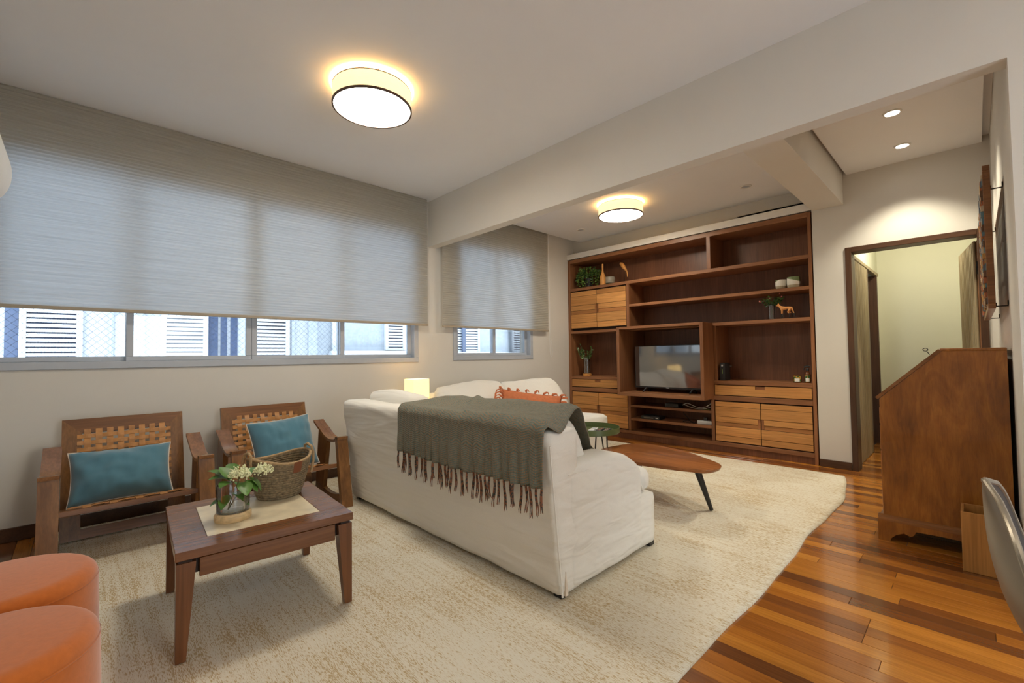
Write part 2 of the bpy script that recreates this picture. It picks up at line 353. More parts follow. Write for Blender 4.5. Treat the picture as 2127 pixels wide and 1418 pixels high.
def soft_box(name, mat, parent, x0, x1, y0, y1, z0, z1, r, cell=0.05, wr=0.0, deform=None, puff=0.0, seed=0):
    """rounded, slightly wrinkled upholstery block"""
    c = Vector(((x0+x1)/2, (y0+y1)/2, (z0+z1)/2)); h = Vector(((x1-x0)/2, (y1-y0)/2, (z1-z0)/2))
    n = [max(4, int(2*h[i]/cell)) for i in range(3)]
    verts, faces, idx = [], [], {}
    def vid(p):
        k = (round(p[0], 5), round(p[1], 5), round(p[2], 5))
        if k not in idx: idx[k] = len(verts); verts.append(Vector(p))
        return idx[k]
    for ax in range(3):
        u, v = (ax+1) % 3, (ax+2) % 3
        for s in (-1, 1):
            for i in range(n[u]):
                for j in range(n[v]):
                    q = []
                    for di, dj in ((0, 0), (1, 0), (1, 1), (0, 1)):
                        p = [0, 0, 0]; p[ax] = s*h[ax]; p[u] = -h[u]+2*h[u]*(i+di)/n[u]; p[v] = -h[v]+2*h[v]*(j+dj)/n[v]; q.append(vid(p))
                    faces.append(q if s > 0 else q[::-1])
    out = []
    for p in verts:
        q = Vector([max(-h[i]+r, min(h[i]-r, p[i])) for i in range(3)]); d = p-q
        w = q+d.normalized()*r if d.length > 1e-7 else p.copy()
        if puff:
            e = [1-(p[i]/h[i])**2 for i in range(3)]
            for i in range(3):
                j, k = (i+1) % 3, (i+2) % 3
                w[i] += math.copysign(puff*e[j]*e[k], p[i]) if abs(p[i]) > h[i]*0.98 else 0
        w += c
        if wr:
            s = Vector((w.x*1.6, w.y*1.0, w.z*3.2+w.y*1.3)); nv = noise.noise_vector(s*2.2+Vector((seed, 0, 0)))+0.5*noise.noise_vector(s*5.1+Vector((0, seed, 0)))
            w += nv*wr
        if deform: w = Vector(deform(w))
        out.append(w-origin(parent))
    me = bpy.data.meshes.new(name); me.from_pydata([tuple(v) for v in out], [], faces); me.update()
    return finish(name, me, mat, parent, True)
def pillow_mesh(w, h, t, n=26, seed=0, wr=0.006):
    vs_, fs = [], []
    def pt(u, v, s):
        x = w/2*u*(1-0.07*(1-v*v)); z = h/2*v*(1-0.08*(1-u*u))
        th = t/2*max(0.0, (1-abs(u)**2.6)*(1-abs(v)**2.6))**0.55
        q = noise.noise((u*2.5+seed, v*2.5, s*3))*wr*2.2+noise.noise((u*6+seed, v*2, s*5))*wr
        return (x, s*(th+(q if th > 0.004 else 0)), z)
    m = n+1
    for s in (-1, 1):
        for j in range(m):
            for i in range(m): vs_.append(pt(-1+2*i/n, -1+2*j/n, s))
    for s in (0, 1):
        for j in range(n):
            for i in range(n):
                a = s*m*m+j*m+i; q = (a, a+1, a+m+1, a+m); fs.append(q if s == 0 else q[::-1])
    me = bpy.data.meshes.new('cushion_cover'); me.from_pydata(vs_, [], fs)
    bm = bmesh.new(); bm.from_mesh(me); bmesh.ops.remove_doubles(bm, verts=bm.verts[:], dist=1e-5); bmesh.ops.recalc_face_normals(bm, faces=bm.faces[:]); bm.to_mesh(me); bm.free()
    edge = [pt(-1+2*i/n, -1, -1) for i in range(n)]+[pt(1, -1+2*i/n, -1) for i in range(n)]+[pt(1-2*i/n, 1, -1) for i in range(n)]+[pt(-1, 1-2*i/n, -1) for i in range(n)]
    return me, edge
def tag(o, label, cat, group=None, kind=None):
    if label: o['label'] = label
    if cat: o['category'] = cat
    if group: o['group'] = group
    if kind: o['kind'] = kind
    return o
def thing(name, label, cat, loc=(0, 0, 0), rz=0.0, group=None):
    o = bpy.data.objects.new(name, None); o.empty_display_size = 0.1; col.objects.link(o)
    o.location = loc; o.rotation_euler = (0, 0, rz); return tag(o, label, cat, group)
def struct(o): o['kind'] = 'structure'; return o
def copy_tree(o, parent=None):
    c = o.copy(); col.objects.link(c); c.parent = parent
    for ch in list(o.children): copy_tree(ch, c)
    return c

# ------------------------------------------------------------------ the room
XW, YW, XB, XM = -0.50, 4.338, 5.397, 2.87      # left wall, window wall, bookcase wall, beam face
YR, ZC, ZC2, YBACK = -0.135, 2.935, 2.885, -3.0
RZ = 0.0135          # top of the rug
# floor: slab and planks
fl = struct(box('floor', M['slotdark'], None, -0.7, 7.7, YBACK-0.2, 4.6, -0.14, -0.004))
PW = 0.076
plank_meshes = {}
def plank(x0, y0, length):
    key = round(length, 2)
    if key not in plank_meshes:
        bm = bmesh.new(); add_box(bm, 0.0007, PW-0.0007, 0.0007, key-0.0007, -0.012, 0.0, 0.0009)
        bmesh.ops.recalc_face_normals(bm, faces=bm.faces[:])
        me = bpy.data.meshes.new('plank'); bm.to_mesh(me); bm.free(); me.materials.append(M['floor']); plank_meshes[key] = me
    o = bpy.data.objects.new('plank', plank_meshes[key]); col.objects.link(o); o.parent = fl
    o.location = Vector((x0, y0, 0))-fl.location; return o
rest = bmesh.new()
def row(x0, y0, y1, single):
    y = y0
    while y < y1-0.02:
        L = random.choice((0.46, 0.62, 0.78, 0.96, 1.15))
        if y+L > y1-0.25: L = round(y1-y, 2)
        if single: plank(x0, y, L)
        else: add_box(rest, x0+0.0007, x0+PW-0.0007, y+0.0007, y+L-0.0007, -0.012, 0)
        y += L
i = 0; x = XW
while x < 7.6:
    if x < 0.0: row(x, 2.6, 4.34, True); row(x, YBACK, 2.6, False)
    elif x < 0.7: row(x, YBACK, 0.95, False)
    elif x+PW < XM: row(x, -0.80, 0.95, True); row(x, YBACK, -0.80, False)
    elif x+PW < 5.03: row(x, -0.14, 0.95, True)
    elif x < XB+0.02: row(x, -0.14, 4.34, True)
    else: row(x, -0.2, 0.9, False)
    x += PW
ro = from_bm('plank', rest, M['floor'], fl); ro.location = -fl.location; ro['kind'] = 'stuff'

# window wall with its two openings
W1 = (-0.47, 2.700, 1.12, 2.56); W2 = (3.235, 4.565, 1.13, 2.56); TH = 0.22
def wall_window():
    bm = bmesh.new(); y0, y1 = YW, YW+TH
    xs = [XW-0.2, W1[0], W1[1], W2[0], W2[1], 5.9]
    for a, b, w in ((xs[0], xs[1], None), (xs[1], xs[2], W1), (xs[2], xs[3], None), (xs[3], xs[4], W2), (xs[4], xs[5], None)):
        if w is None: add_box(bm, a, b, y0, y1, -0.14, 3.1)
        else: add_box(bm, a, b, y0, y1, -0.14, w[2]); add_box(bm, a, b, y0, y1, w[3], 3.1)
    return struct(from_bm('wall_window', bm, M['wall']))
wall_window()
struct(box('wall_left', M['wall'], None, XW-0.2, XW, YBACK-0.2, YW, -0.14, 3.1))
def wall_back():       # behind the viewer: unseen wall, its bare opening added to admit fill daylight
    bm = bmesh.new(); y0, y1 = YBACK-0.2, YBACK
    add_box(bm, XW, 0.5, y0, y1, -0.14, 3.1); add_box(bm, 2.0, XM+0.11, y0, y1, -0.14, 3.1); add_box(bm, 0.5, 2.0, y0, y1, 2.2, 3.1)
    return struct(from_bm('wall_back', bm, M['wall']))
wall_back()
struct(box('wall_right_return', M['beam'], None, XM, XM+0.11, YBACK, YR, -0.14, 3.1))
struct(box('wall_right', M['wall'], None, XM+0.11, XB+0.16, YR-0.15, YR, -0.14, 3.1))
DY0, DY1, DZ = -0.085, 0.86, 2.165       # door opening (outside of the wooden frame)
def wall_far():
    bm = bmesh.new(); a, b = XB, XB+0.15
    add_box(bm, a, b, YR, DY0, -0.14, 3.1); add_box(bm, a, b, DY0, DY1, DZ, 3.1); add_box(bm, a, b, DY1, 1.128, -0.14, 3.1)
    struct(box('trim_3', M['white'], None, a, b, 1.128, YW, 2.612, 2.69))     # white header over the bookcase
    add_box(bm, XB+0.15, XB+0.26, 1.128, YW, 2.612, 3.1)
    add_box(bm, 5.84, 5.95, 1.0, YW, -0.14, 2.7); add_box(bm, XB+0.15, 5.9, 1.10, 1.128, -0.14, 2.7); add_box(bm, XB+0.2, 5.9, 1.1, YW, 2.63, 2.7)
    return struct(from_bm('wall_far', bm, M['wall']))
wall_far()
struct(box('ceiling', M['ceil'], None, XW-0.2, XM, YBACK-0.2, YW+0.1, ZC, ZC+0.2))
# lower ceiling panels beyond the beam, with shadow gaps along their sides
struct(box('ceiling_slab', M['ceil'], None, XM+0.11, 5.9, YR-0.15, YW+0.1, ZC2+0.055, ZC2+0.2))
struct(box('ceiling_panel_hallway', M['ceil'], None, XM+0.11, XB, YR+0.045, 0.86-0.03, ZC2, ZC2+0.055))
struct(box('ceiling_panel_lounge', M['ceil'], None, XM+0.11, XB+0.15, 1.12, YW-0.14, ZC2, ZC2+0.055))
struct(box('trim_beam', M['beam'], None, XM, XM+0.11, YR, YW, 2.414, ZC+0.1))
struct(box('trim_cross_beam', M['beam'], None, XM+0.11, XB, 0.86, 1.12, 2.60, ZC2+0.06))
# baseboards
bsb = struct(box('baseboard_window', M['dark_trim'], None, XW, 5.39, YW-0.014, YW, 0.0, 0.088, 0.003))
struct(box('baseboard_far', M['dark_trim'], None, XB-0.014, XB, DY1+0.005, 1.128, 0.0, 0.075, 0.003))
struct(box('baseboard_left', M['dark_trim'], None, XW, XW+0.014, YBACK, YW-0.014, 0.0, 0.088, 0.003))

# door frame and hall
df = struct(thing('trim_1', None, None, (XB, 0.4, 0)))
box('jamb', M['dark_trim_v'], df, XB-0.018, XB+0.165, DY1-0.048, DY1, 0, DZ, 0.003)
box('jamb', M['dark_trim_v'], df, XB-0.018, XB+0.165, DY0, DY0+0.048, 0, DZ, 0.003)
box('head', M['dark_trim'], df, XB-0.018, XB+0.165, DY0+0.048, DY1-0.048, DZ-0.048, DZ, 0.003)
HX = 7.45
def hall():
    bm = bmesh.new()
    add_box(bm, XB+0.165, HX, 0.86, 0.98, 2.14, 2.9); add_box(bm, XB+0.165, 6.50, 0.875, 0.98, -0.14, 2.14); add_box(bm, 7.27, HX, 0.86, 0.98, -0.14, 2.14)
    struct(from_bm('wall_hall_left', bm, M['hallp']))
    struct(box('wall_hall_end', M['hallp'], None, HX, HX+0.1, -0.4, 1.9, -0.14, 2.9))
    struct(box('wall_hall_right', M['hallp'], None, XB+0.15, HX, -0.30, -0.20, -0.14, 2.9))
    struct(box('ceiling_hall', M['ceil'], None, XB+0.15, HX+0.1, -0.4, 1.9, 2.62, 2.75))
    struct(box('wall_side_room', M['dark_trim_v'], None, 6.3, HX, 1.75, 1.85, -0.14, 2.9))
    w = struct(thing('wall_hall_panelling', None, None, (XB+0.17, 0.86, 0)))
    x = XB+0.17
    while x < 6.47:
        box('board', M['reedwarm' if 0 else 'reed'], w, x+0.006, x+0.066, 0.838, 0.875, 0.0, 2.10, 0.010); x += 0.072
    box('rail', M['reed'], w, XB+0.165, 7.32, 0.835, 0.875, 2.10, 2.14, 0.004)
    d = struct(thing('trim_2', None, None, (6.5, 0.86, 0)))
    box('jamb', M['dark_trim_v'], d, 6.50, 6.56, 0.84, 0.98, 0, 2.10, 0.003); box('jamb', M['dark_trim_v'], d, 7.21, 7.27, 0.84, 0.98, 0, 2.10, 0.003)
    struct(box('baseboard_hall', M['dark_trim'], None, HX-0.014, HX, -0.2, 0.86, 0, 0.08, 0.003))
hall()
dl = tag(thing('door_1', None, None, (XB+0.175, DY0+0.052, 0), 0), None, None, kind='structure')
dl.rotation_euler = (0, 0, math.radians(7.5))
box('leaf', M['reedwarm'], dl, 0, 0.80, -0.036, 0.0, 0.008, 2.10, 0.002, world_=False)
for k in range(11): box('board', M['reed'], dl, 0.007+k*0.0722, 0.065+k*0.0722, 0.0, 0.022, 0.01, 2.098, 0.008, world_=False)
for z in (0.28, 1.86): box('hinge', M['metal'], dl, -0.006, 0.03, -0.02, 0.004, z-0.055, z+0.055, 0.002, world_=False)
box('handle', M['metal'], dl, 0.74, 0.77, 0.014, 0.05, 0.98, 1.10, 0.006, world_=False)

# windows
def window(name, w, stiles, big):
    x0, x1, z0, z1 = w
    t = struct(thing(name, None, None, ((x0+x1)/2, YW, z0)))
    f = 0.045
    for a, b, c, d in ((x0-0.025, x1+0.025, z0-0.025, z0+f*0.6), (x0-0.025, x1+0.025, z1-f*0.6, z1+0.025)): box('window_frame', M['alu'], t, a, b, YW-0.014, YW+0.10, c, d, 0.003)
    for a, b in ((x0-0.025, x0+f*0.6), (x1-f*0.6, x1+0.025)): box('window_frame', M['alu'], t, a, b, YW-0.0135, YW+0.0995, z0+f*0.6, z1-f*0.6, 0.003)
    for k, (a, b, dep) in enumerate(stiles):
        sa = box('sash', M['alu'], t, a, b, YW+0.02+dep, YW+0.055+dep, z0+f*0.6, z0+f*0.6+0.035, 0.003)
        box('sash_rail', M['alu'], sa, a, b, YW+0.02+dep, YW+0.055+dep, z1-f*0.6-0.035, z1-f*0.6, 0.003)
        for p, q in ((a, a+0.042), (b-0.042, b)): box('sash_stile', M['alu'], sa, p, q, YW+0.0205+dep, YW+0.0545+dep, z0+f*0.6+0.035, z1-f*0.6-0.035, 0.003)
        box('pane', M['glass'], sa, a+0.042, b-0.042, YW+0.035+dep, YW+0.041+dep, z0+f*0.6+0.035, z1-f*0.6-0.035)
    return t
window('window_1', W1, [(-0.445, 0.285, 0.04), (0.245, 1.07, 0.0), (1.072, 1.895, 0.0), (1.845, 2.675, 0.04)], True)
window('window_2', W2, [(3.258, 3.915, 0.0), (3.875, 4.54, 0.04)], False)

# cellular blinds
def blind(x0, x1, zb, zt, y, label):
    t = thing('cellular_blind', label, 'blind', ((x0+x1)/2, y, zb)); o = Vector(t.location)
    n = int((zt-zb-0.025)/0.0122); bm = bmesh.new(); A = []
    for k in range(n+1):
        z = zb+0.022+(zt-zb-0.022)*k/n; dy = 0.0026 if k % 2 else -0.0026
        A.append([bm.verts.new((xx-o.x, y+dy-o.y, z-o.z)) for xx in (x0, (x0+x1)/2, x1)])
    for k in range(n):
        for j in range(2): bm.faces.new((A[k][j], A[k][j+1], A[k+1][j+1], A[k+1][j]))
    from_bm('fabric', bm, M['blind'], t)
    box('bottom_rail', M['rail'], t, x0-0.002, x1+0.002, y-0.013, y+0.013, zb, zb+0.024, 0.005, 2)
    box('head_rail', M['rail'], t, x0, x1, y+0.004, y+0.04, zt-0.042, zt, 0.004)
    return t
blind(XW+0.03, 2.812, 1.497, ZC-0.002, 4.272, 'wide pale cellular blind half lowered over the long window behind the armchairs')
b2 = blind(3.022, 4.860, 1.492, ZC2+0.05, 4.272, 'narrower pale cellular blind half lowered over the short window near the bookcase')
o = origin(b2)
tube('cord', M['whiteplastic'], b2, [Vector(p)-o for p in [(4.872, 4.262, 2.9), (4.874, 4.262, 1.5), (4.876, 4.262, 1.2), (4.888, 4.262, 1.145), (4.905, 4.262, 1.13), (4.925, 4.262, 1.15), (4.933, 4.262, 1.20), (4.915, 4.262, 1.35), (4.887, 4.262, 1.50), (4.88, 4.262, 2.9)]], 0.0028, 6)

# ------------------------------------------------------------------ outside: house opposite, safety net
def outside():
    FY = 6.8
    t = thing('apartment_building', 'white rendered apartment building opposite, seen below the blinds', 'building', (3, FY, -3))
    box('wall', M['facade'], t, -4, 2.40, FY, FY+0.3, -3, 9); box('wall', M['facade_blue'], t, 2.52, 9.5, FY+0.12, FY+0.42, -3, 9)
    box('corner_pier', M['facade_blue'], t, 2.40, 2.52, FY-0.05, FY+0.3, -3, 9)
    def shutter(a, b, z0=0.9, z1=2.3, y=FY):
        s = box('shutter', M['shutter'], t, a-0.05, a, y-0.05, y, z0, z1)
        box('shutter_stile', M['shutter'], s, b, b+0.05, y-0.05, y, z0, z1)
        bm = bmesh.new(); z = z0
        while z < z1:
            add_box(bm, a, b, -0.012, 0.012, z, z+0.033, mtx=None); z += 0.051
        q = from_bm('slat', bm, M['shutter'], s); q.location = Vector((0, y-0.03, 0))-origin(s); q['kind'] = 'stuff'
        box('shutter_back', M['slotdark' if 0 else 'facade_dark'], s, a, b, y-0.004, y+0.004, z0, z1)
    def win(a, b, z0=0.9, z1=2.3, y=FY): box('window', M['facade_dark'], t, a, b, y-0.02, y+0.01, z0, z1)
    win(-0.55, -0.455); shutter(-0.40, -0.03); shutter(0.745, 1.12); win(1.16, 1.28); win(1.31, 1.38); win(1.42, 1.50); shutter(1.70, 2.09)
    for a in (0.255, 0.525, 2.19):
        bm = bmesh.new(); add_tube(bm, [(a, FY-0.04, -3), (a, FY-0.04, 9)], 0.022, 8); q = from_bm('drain_pipe', bm, M['facade_blue'], t, 'auto'); q.location = -origin(t)
    shutter(3.74, 4.02, 1.28, 2.4, FY+0.12); box('sill', M['shutter'], t, 2.75, 4.2, FY-0.02, FY+0.12, 1.20, 1.26); box('window_surround', M['shutter'], t, 2.80, 2.86, FY+0.08, FY+0.12, 1.26, 2.4)
    shutter(5.1, 5.7, 1.24, 2.4, FY+0.12); box('sill', M['shutter'], t, 4.95, 7.1, FY-0.02, FY+0.12, 1.17, 1.23); win(5.28, 5.36, 1.24, 2.4, FY+0.05); shutter(6.7, 7.1, 1.24, 2.4, FY+0.12)
    # diamond safety net just outside the long window
    bm = bmesh.new(); y = YW+0.19; z0, z1, s = 1.13, 1.75, 0.05; xa, xb = -0.45, 1.95
    k = xa-(z1-z0)
    def seg(p, q):
        d = Vector((q[0]-p[0], 0, q[1]-p[1])); nrm = Vector((-d.z, 0, d.x)).normalized()*0.0009
        P, Q = Vector((p[0], y, p[1])), Vector((q[0], y, q[1])); e = Vector((0, 0.0014, 0))
        v = [bm.verts.new(w) for w in (P-nrm, P+nrm, Q+nrm, Q-nrm)]+[bm.verts.new(w+e) for w in (P, Q)]
        bm.faces.new(v[:4]); bm.faces.new((v[0], v[3], v[5], v[4])); bm.faces.new((v[1], v[4], v[5], v[2]))
    while k < xb:
        for sgn in (1, -1):
            a0, b0 = (k, k+(z1-z0)) if sgn > 0 else (k+(z1-z0), k)
            p, q = [a0, z0], [b0, z1]
            def clip(p, q):
                for lim, less in ((xa, True), (xb, False)):
                    for m, n_ in ((p, q), (q, p)):
                        if (m[0] < lim) if less else (m[0] > lim):
                            if (n_[0] < lim) if less else (n_[0] > lim): return None
                            f = (lim-m[0])/(n_[0]-m[0]); m[1] += (n_[1]-m[1])*f; m[0] = lim
                return p, q
            r = clip(p, q)
            if r: seg(*r)
        k += s
    tag(from_bm('safety_net', bm, M['net']), 'fine diamond mesh safety net stretched outside the long window', 'net')
outside()

# ------------------------------------------------------------------ bookcase
bc = thing('bookcase', 'dark walnut wall bookcase with honey oak doors and a projecting television niche', 'bookcase', (XB, 2.73, 0))
BX = 5.80
F = XB+0.003
def cb(name, mat, y0, y1, z0, z1, x0=F, x1=BX, bev=0.002): return box(name, M[mat], bc, x0, x1, y0, y1, z0, z1, bev)
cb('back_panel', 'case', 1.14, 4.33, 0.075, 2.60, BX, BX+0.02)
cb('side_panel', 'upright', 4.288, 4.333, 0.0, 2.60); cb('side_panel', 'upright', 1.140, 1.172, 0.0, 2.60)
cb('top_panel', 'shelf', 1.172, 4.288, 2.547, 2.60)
cb('shelf', 'shelf', 1.172, 4.288, 2.118, 2.160)
cb('divider', 'upright', 2.165, 2.210, 2.160, 2.547); cb('divider', 'upright', 3.277, 3.318, 1.512, 2.118)
cb('shelf', 'shelf', 1.172, 3.277, 1.800, 1.836)
cb('shelf', 'shelf', 1.172, 4.288, 1.474, 1.512)
cb('shelf', 'shelf', 3.315, 4.288, 0.793, 0.835); cb('shelf', 'shelf', 1.172, 2.160, 0.785, 0.830)
cb('divider', 'upright', 3.283, 3.322, 0.12, 0.645); cb('divider', 'upright', 2.165, 2.202, 0.12, 0.645)
cb('divider', 'upright', 3.315, 3.345, 0.835, 1.474, F+0.02); cb('divider', 'upright', 2.130, 2.160, 0.645, 1.474, F+0.02)
cb('rail', 'shelf', 3.322, 4.288, 0.612, 0.668); cb('rail', 'shelf', 1.172, 2.165, 0.600, 0.655)
cb('shelf', 'shelf', 2.202, 3.283, 0.437, 0.468, F+0.004); cb('shelf', 'shelf', 2.202, 3.283, 0.256, 0.291, F+0.004)
cb('bottom_panel', 'shelf', 1.172, 4.288, 0.073, 0.118)
cb('plinth', 'case', 1.172, 4.288, 0.0, 0.073, F+0.012, F+0.04)
# projecting television niche
TX = 5.128
cb('niche_side', 'upright', 3.270, 3.312, 0.612, 1.512, TX); cb('niche_side', 'upright', 2.162, 2.202, 0.612, 1.512, TX)
cb('niche_top', 'shelf', 2.202, 3.270, 1.480, 1.512, TX); cb('niche_floor', 'shelf', 2.202, 3.270, 0.612, 0.655, TX)
def cab_door(y0, y1, z0, z1, split_side, fr=(0.13, 0.25, 0.14, 0.10, 0.23, 0.15)):
    d = box('cabinet_door', M['slotdark'], bc, F+0.014, F+0.028, y0+0.003, y1-0.003, z0+0.003, z1-0.003)
    z = z1-0.006; H = z1-z0-0.012
    for k, q in enumerate(fr):
        h = q*H; a, b = y0+0.006, y1-0.003
        if split_side < 0: a, b = y0+0.003, y1-0.006
        n = 0.027 if k in (2, 3) else 0.0
        if split_side > 0: b -= n
        else: a += n
        pr = (0.004, 0.0, 0.003, 0.009, 0.001, 0.004)[k]
        box('plank', M['honey_mid' if k == 3 else 'honey'], d, F+pr, F+0.016, a, b, z-h+0.002, z-0.002, 0.0012)
        z -= h
    zt = z1-0.006-H*(fr[0]+fr[1]); zb2 = zt-H*(fr[2]+fr[3])
    ya, yb = (y1-0.029, y1-0.004) if split_side > 0 else (y0+0.004, y0+0.029)
    box('handle', M['honey_dark'], d, F+0.008, F+0.016, ya, yb, zb2+0.002, zt-0.002)
cab_door(3.812, 4.286, 1.545, 2.108, -1); cab_door(3.322, 3.810, 1.545, 2.108, 1)
cab_door(3.812, 4.286, 0.124, 0.606, -1); cab_door(3.326, 3.810, 0.124, 0.606, 1)
cab_door(1.667, 2.160, 0.122, 0.594, -1); cab_door(1.176, 1.665, 0.122, 0.594, 1)
cb('cabinet_back', 'slotdark', 3.32, 4.286, 1.52, 2.118, F+0.06, F+0.07); cb('cabinet_back', 'slotdark', 3.322, 4.286, 0.12, 0.79, F+0.06, F+0.07); cb('cabinet_back', 'slotdark', 1.176, 2.16, 0.12, 0.785, F+0.06, F+0.07)
def drawer(y0, y1, z0, z1):
    ym = (y0+y1)/2; nz = z1-0.036; w = 0.05
    poly = [(y0, z0), (y1, z0), (y1, z1), (ym+w, z1), (ym+w, nz), (ym-w, nz), (ym-w, z1), (y0, z1)]
    c = origin(bc)
    d = prism('drawer', M['honey'], bc, [(a-c.y, b-c.z) for a, b in poly], 0, F+0.002-c.x, F+0.02-c.x)
    box('handle', M['honey_dark'], d, F+0.013, F+0.018, ym-w+0.001, ym+w-0.001, nz+0.001, z1-0.002)
drawer(3.352, 4.282, 0.680, 0.788); drawer(1.180, 2.152, 0.664, 0.776)

# television
tv = thing('television', 'black flat screen television on two splayed feet in the bookcase niche', 'television', (5.40, 2.72, 0.655))
ty0, ty1 = 2.255, 3.195
box('casing', M['blackmat'], tv, 5.385, 5.43, ty0, ty1, 0.706, 1.262, 0.006, 2)
box('screen', M['screen'], tv, 5.3815, 5.386, ty0+0.012, ty1-0.012, 0.728, 1.252)
box('logo', M['hook'], tv, 5.3805, 5.384, 2.715, 2.755, 0.712, 0.721)
for s in (ty0+0.16, ty1-0.16):
    bm = bmesh.new()
    for q in (-1, 1): add_tube(bm, [(5.405-5.40, s-2.72, 0.062), (5.405-5.40+q*0.10, s-2.72, 0.008)], [0.011, 0.008], 8)
    from_bm('foot', bm, M['blackmat'], tv, 'auto')

# ------------------------------------------------------------------ lamps
def drum(x, y, zc, label, lit=True):
    t = thing('ceiling_lamp', label, 'lamp', (x, y, zc-0.145)); R, h = 0.25, 0.115
    lathe('shade', M['drum_side'], t, [(R, 0.012), (R, h), (R-0.004, h), (R-0.004, 0.012), (R, 0.012)], 64)
    lathe('diffuser', M['drum_disc'], t, [(0, 0.004), (R-0.008, 0.004), (R-0.008, 0.010), (0, 0.010)], 64)
    lathe('rim', M['dark_trim'], t, [(R-0.008, 0.0), (R+0.003, 0.0), (R+0.003, 0.012), (R-0.008, 0.012), (R-0.008, 0.0)], 64)
    lathe('ceiling_plate', M['chrome'], t, [(0, 0.122), (0.07, 0.122), (0.07, 0.145), (0, 0.145)], 48)
    lathe('upward_glow_disc', M['drum_top'], t, [(0, 0.098), (R-0.03, 0.098), (R-0.03, 0.102), (0, 0.102)], 48)  # emitting disc added to throw a warm glow onto the ceiling
    lathe('top_rim', M['dark_trim'], t, [(R-0.006, h), (R+0.002, h), (R+0.002, h+0.005), (R-0.006, h+0.005), (R-0.006, h)], 64)
    for k in range(3):
        a = 2.3+k*2*PI/3; bm = bmesh.new(); add_tube(bm, [(0.06*math.cos(a), 0.06*math.sin(a), 0.135), ((R+0.004)*math.cos(a), (R+0.004)*math.sin(a), 0.122)], 0.005, 8); from_bm('clip', bm, M['chrome'], t, 'auto')
    return t
drum(1.373, 2.72, ZC, 'linen drum ceiling lamp alight on the main ceiling above the armchair area')
drum(4.46, 2.79, ZC2, 'linen drum ceiling lamp alight between the beam and the bookcase')
drum(1.1, -1.6, ZC, 'added linen drum fill lamp, unseen behind the viewer')  # unseen extra lamp, added to fill the room with light
def downlight(x, y, lit, label, group):
    t = thing('downlight', label, 'downlight', (x, y, ZC2-0.006), 0, group)
    lathe('trim_ring', M['white'], t, [(0.040, 0.006), (0.056, 0.006), (0.056, 0.0), (0.044, -0.002), (0.040, 0.004), (0.040, 0.006)], 40)
    if lit:
        lathe('lens', M['spot_disc'], t, [(0, 0.0035), (0.040, 0.0035), (0.040, 0.0055), (0, 0.0055)], 32)
        ld = bpy.data.lights.new('downlight_beam', 'SPOT'); ld.energy = 38; ld.spot_size = math.radians(105); ld.spot_blend = 0.6; ld.shadow_soft_size = 0.035; ld.color = (1.0, 0.92, 0.72)
        lo = bpy.data.objects.new('downlight_beam', ld); col.objects.link(lo); lo.parent = t; lo.location = (0, 0, -0.012)
    else:
        lathe('lens', M['alu'], t, [(0, 0.002), (0.024, 0.002), (0.024, 0.0055), (0.040, 0.0055), (0.040, 0.0058), (0, 0.0058)], 32)
for x, y, lb in ((4.235, 0.368, 'lit recessed downlight over the passage, closer to the main beam'), (4.977, 0.376, 'lit recessed downlight over the passage, closer to the doorway')): downlight(x, y, True, lb, 'lit downlights over the passage')
for x, y, lb in ((4.974, 1.611, 'unlit recessed downlight near the cross beam by the bookcase'), (4.979, 3.747, 'unlit recessed downlight near the short window by the bookcase')): downlight(x, y, False, lb, 'unlit downlights by the bookcase')
t = thing('hall_light', 'round ceiling light in the hall beyond the doorway', 'lamp', (6.35, 0.35, 2.60))
lathe('diffuser', M['spot_disc'], t, [(0, 0.0), (0.10, 0.0), (0.11, 0.01), (0.11, 0.02), (0, 0.02)], 32)
ld = bpy.data.lights.new('hall_light_glow', 'POINT'); ld.energy = 9; ld.shadow_soft_size = 0.08; ld.color = (1.0, 0.93, 0.72); lo = bpy.data.objects.new('hall_light_glow', ld); col.objects.link(lo); lo.parent = t; lo.location = (0, 0, -0.10)
def cube_lamp():
    t = thing('table_lamp', 'small square paper shade table lamp alight between the two sofas', 'lamp', (2.52, 4.04, 0.555))
    lathe('base', M['dark_trim_v'], t, [(0, 0), (0.05, 0), (0.05, 0.012), (0.012, 0.02), (0.012, 0.21), (0, 0.21)], 24)
    bm = bmesh.new(); h, w, th = 0.19, 0.092, 0.003; z0 = 0.178
    for a, b, c, d in ((-w, w, -w, -w+th), (-w, w, w-th, w), (-w, -w+th, -w+th, w-th), (w-th, w, -w+th, w-th)): add_box(bm, a, b, c, d, z0, z0+h)
    from_bm('shade', bm, M['cube_side'], t)
    bm = bmesh.new(); add_lathe(bm, [(0, 0.21), (0.025, 0.23), (0.03, 0.26), (0.02, 0.29), (0, 0.30)], 16); from_bm('bulb', bm, M['drum_disc'], t, 'auto')
    s = thing('side_table', 'low dark wood side table under the paper shade lamp', 'table', (2.30, 3.93, 0))
    box('top', M['tablewood'], s, 2.02, 2.60, 3.68, 4.18, 0.525, 0.555, 0.004)
    for a in (2.06, 2.56):
        for b in (3.72, 4.14): box('leg', M['tableleg'], s, a-0.02, a+0.02, b-0.02, b+0.02, RZ, 0.525, 0.003)
cube_lamp()

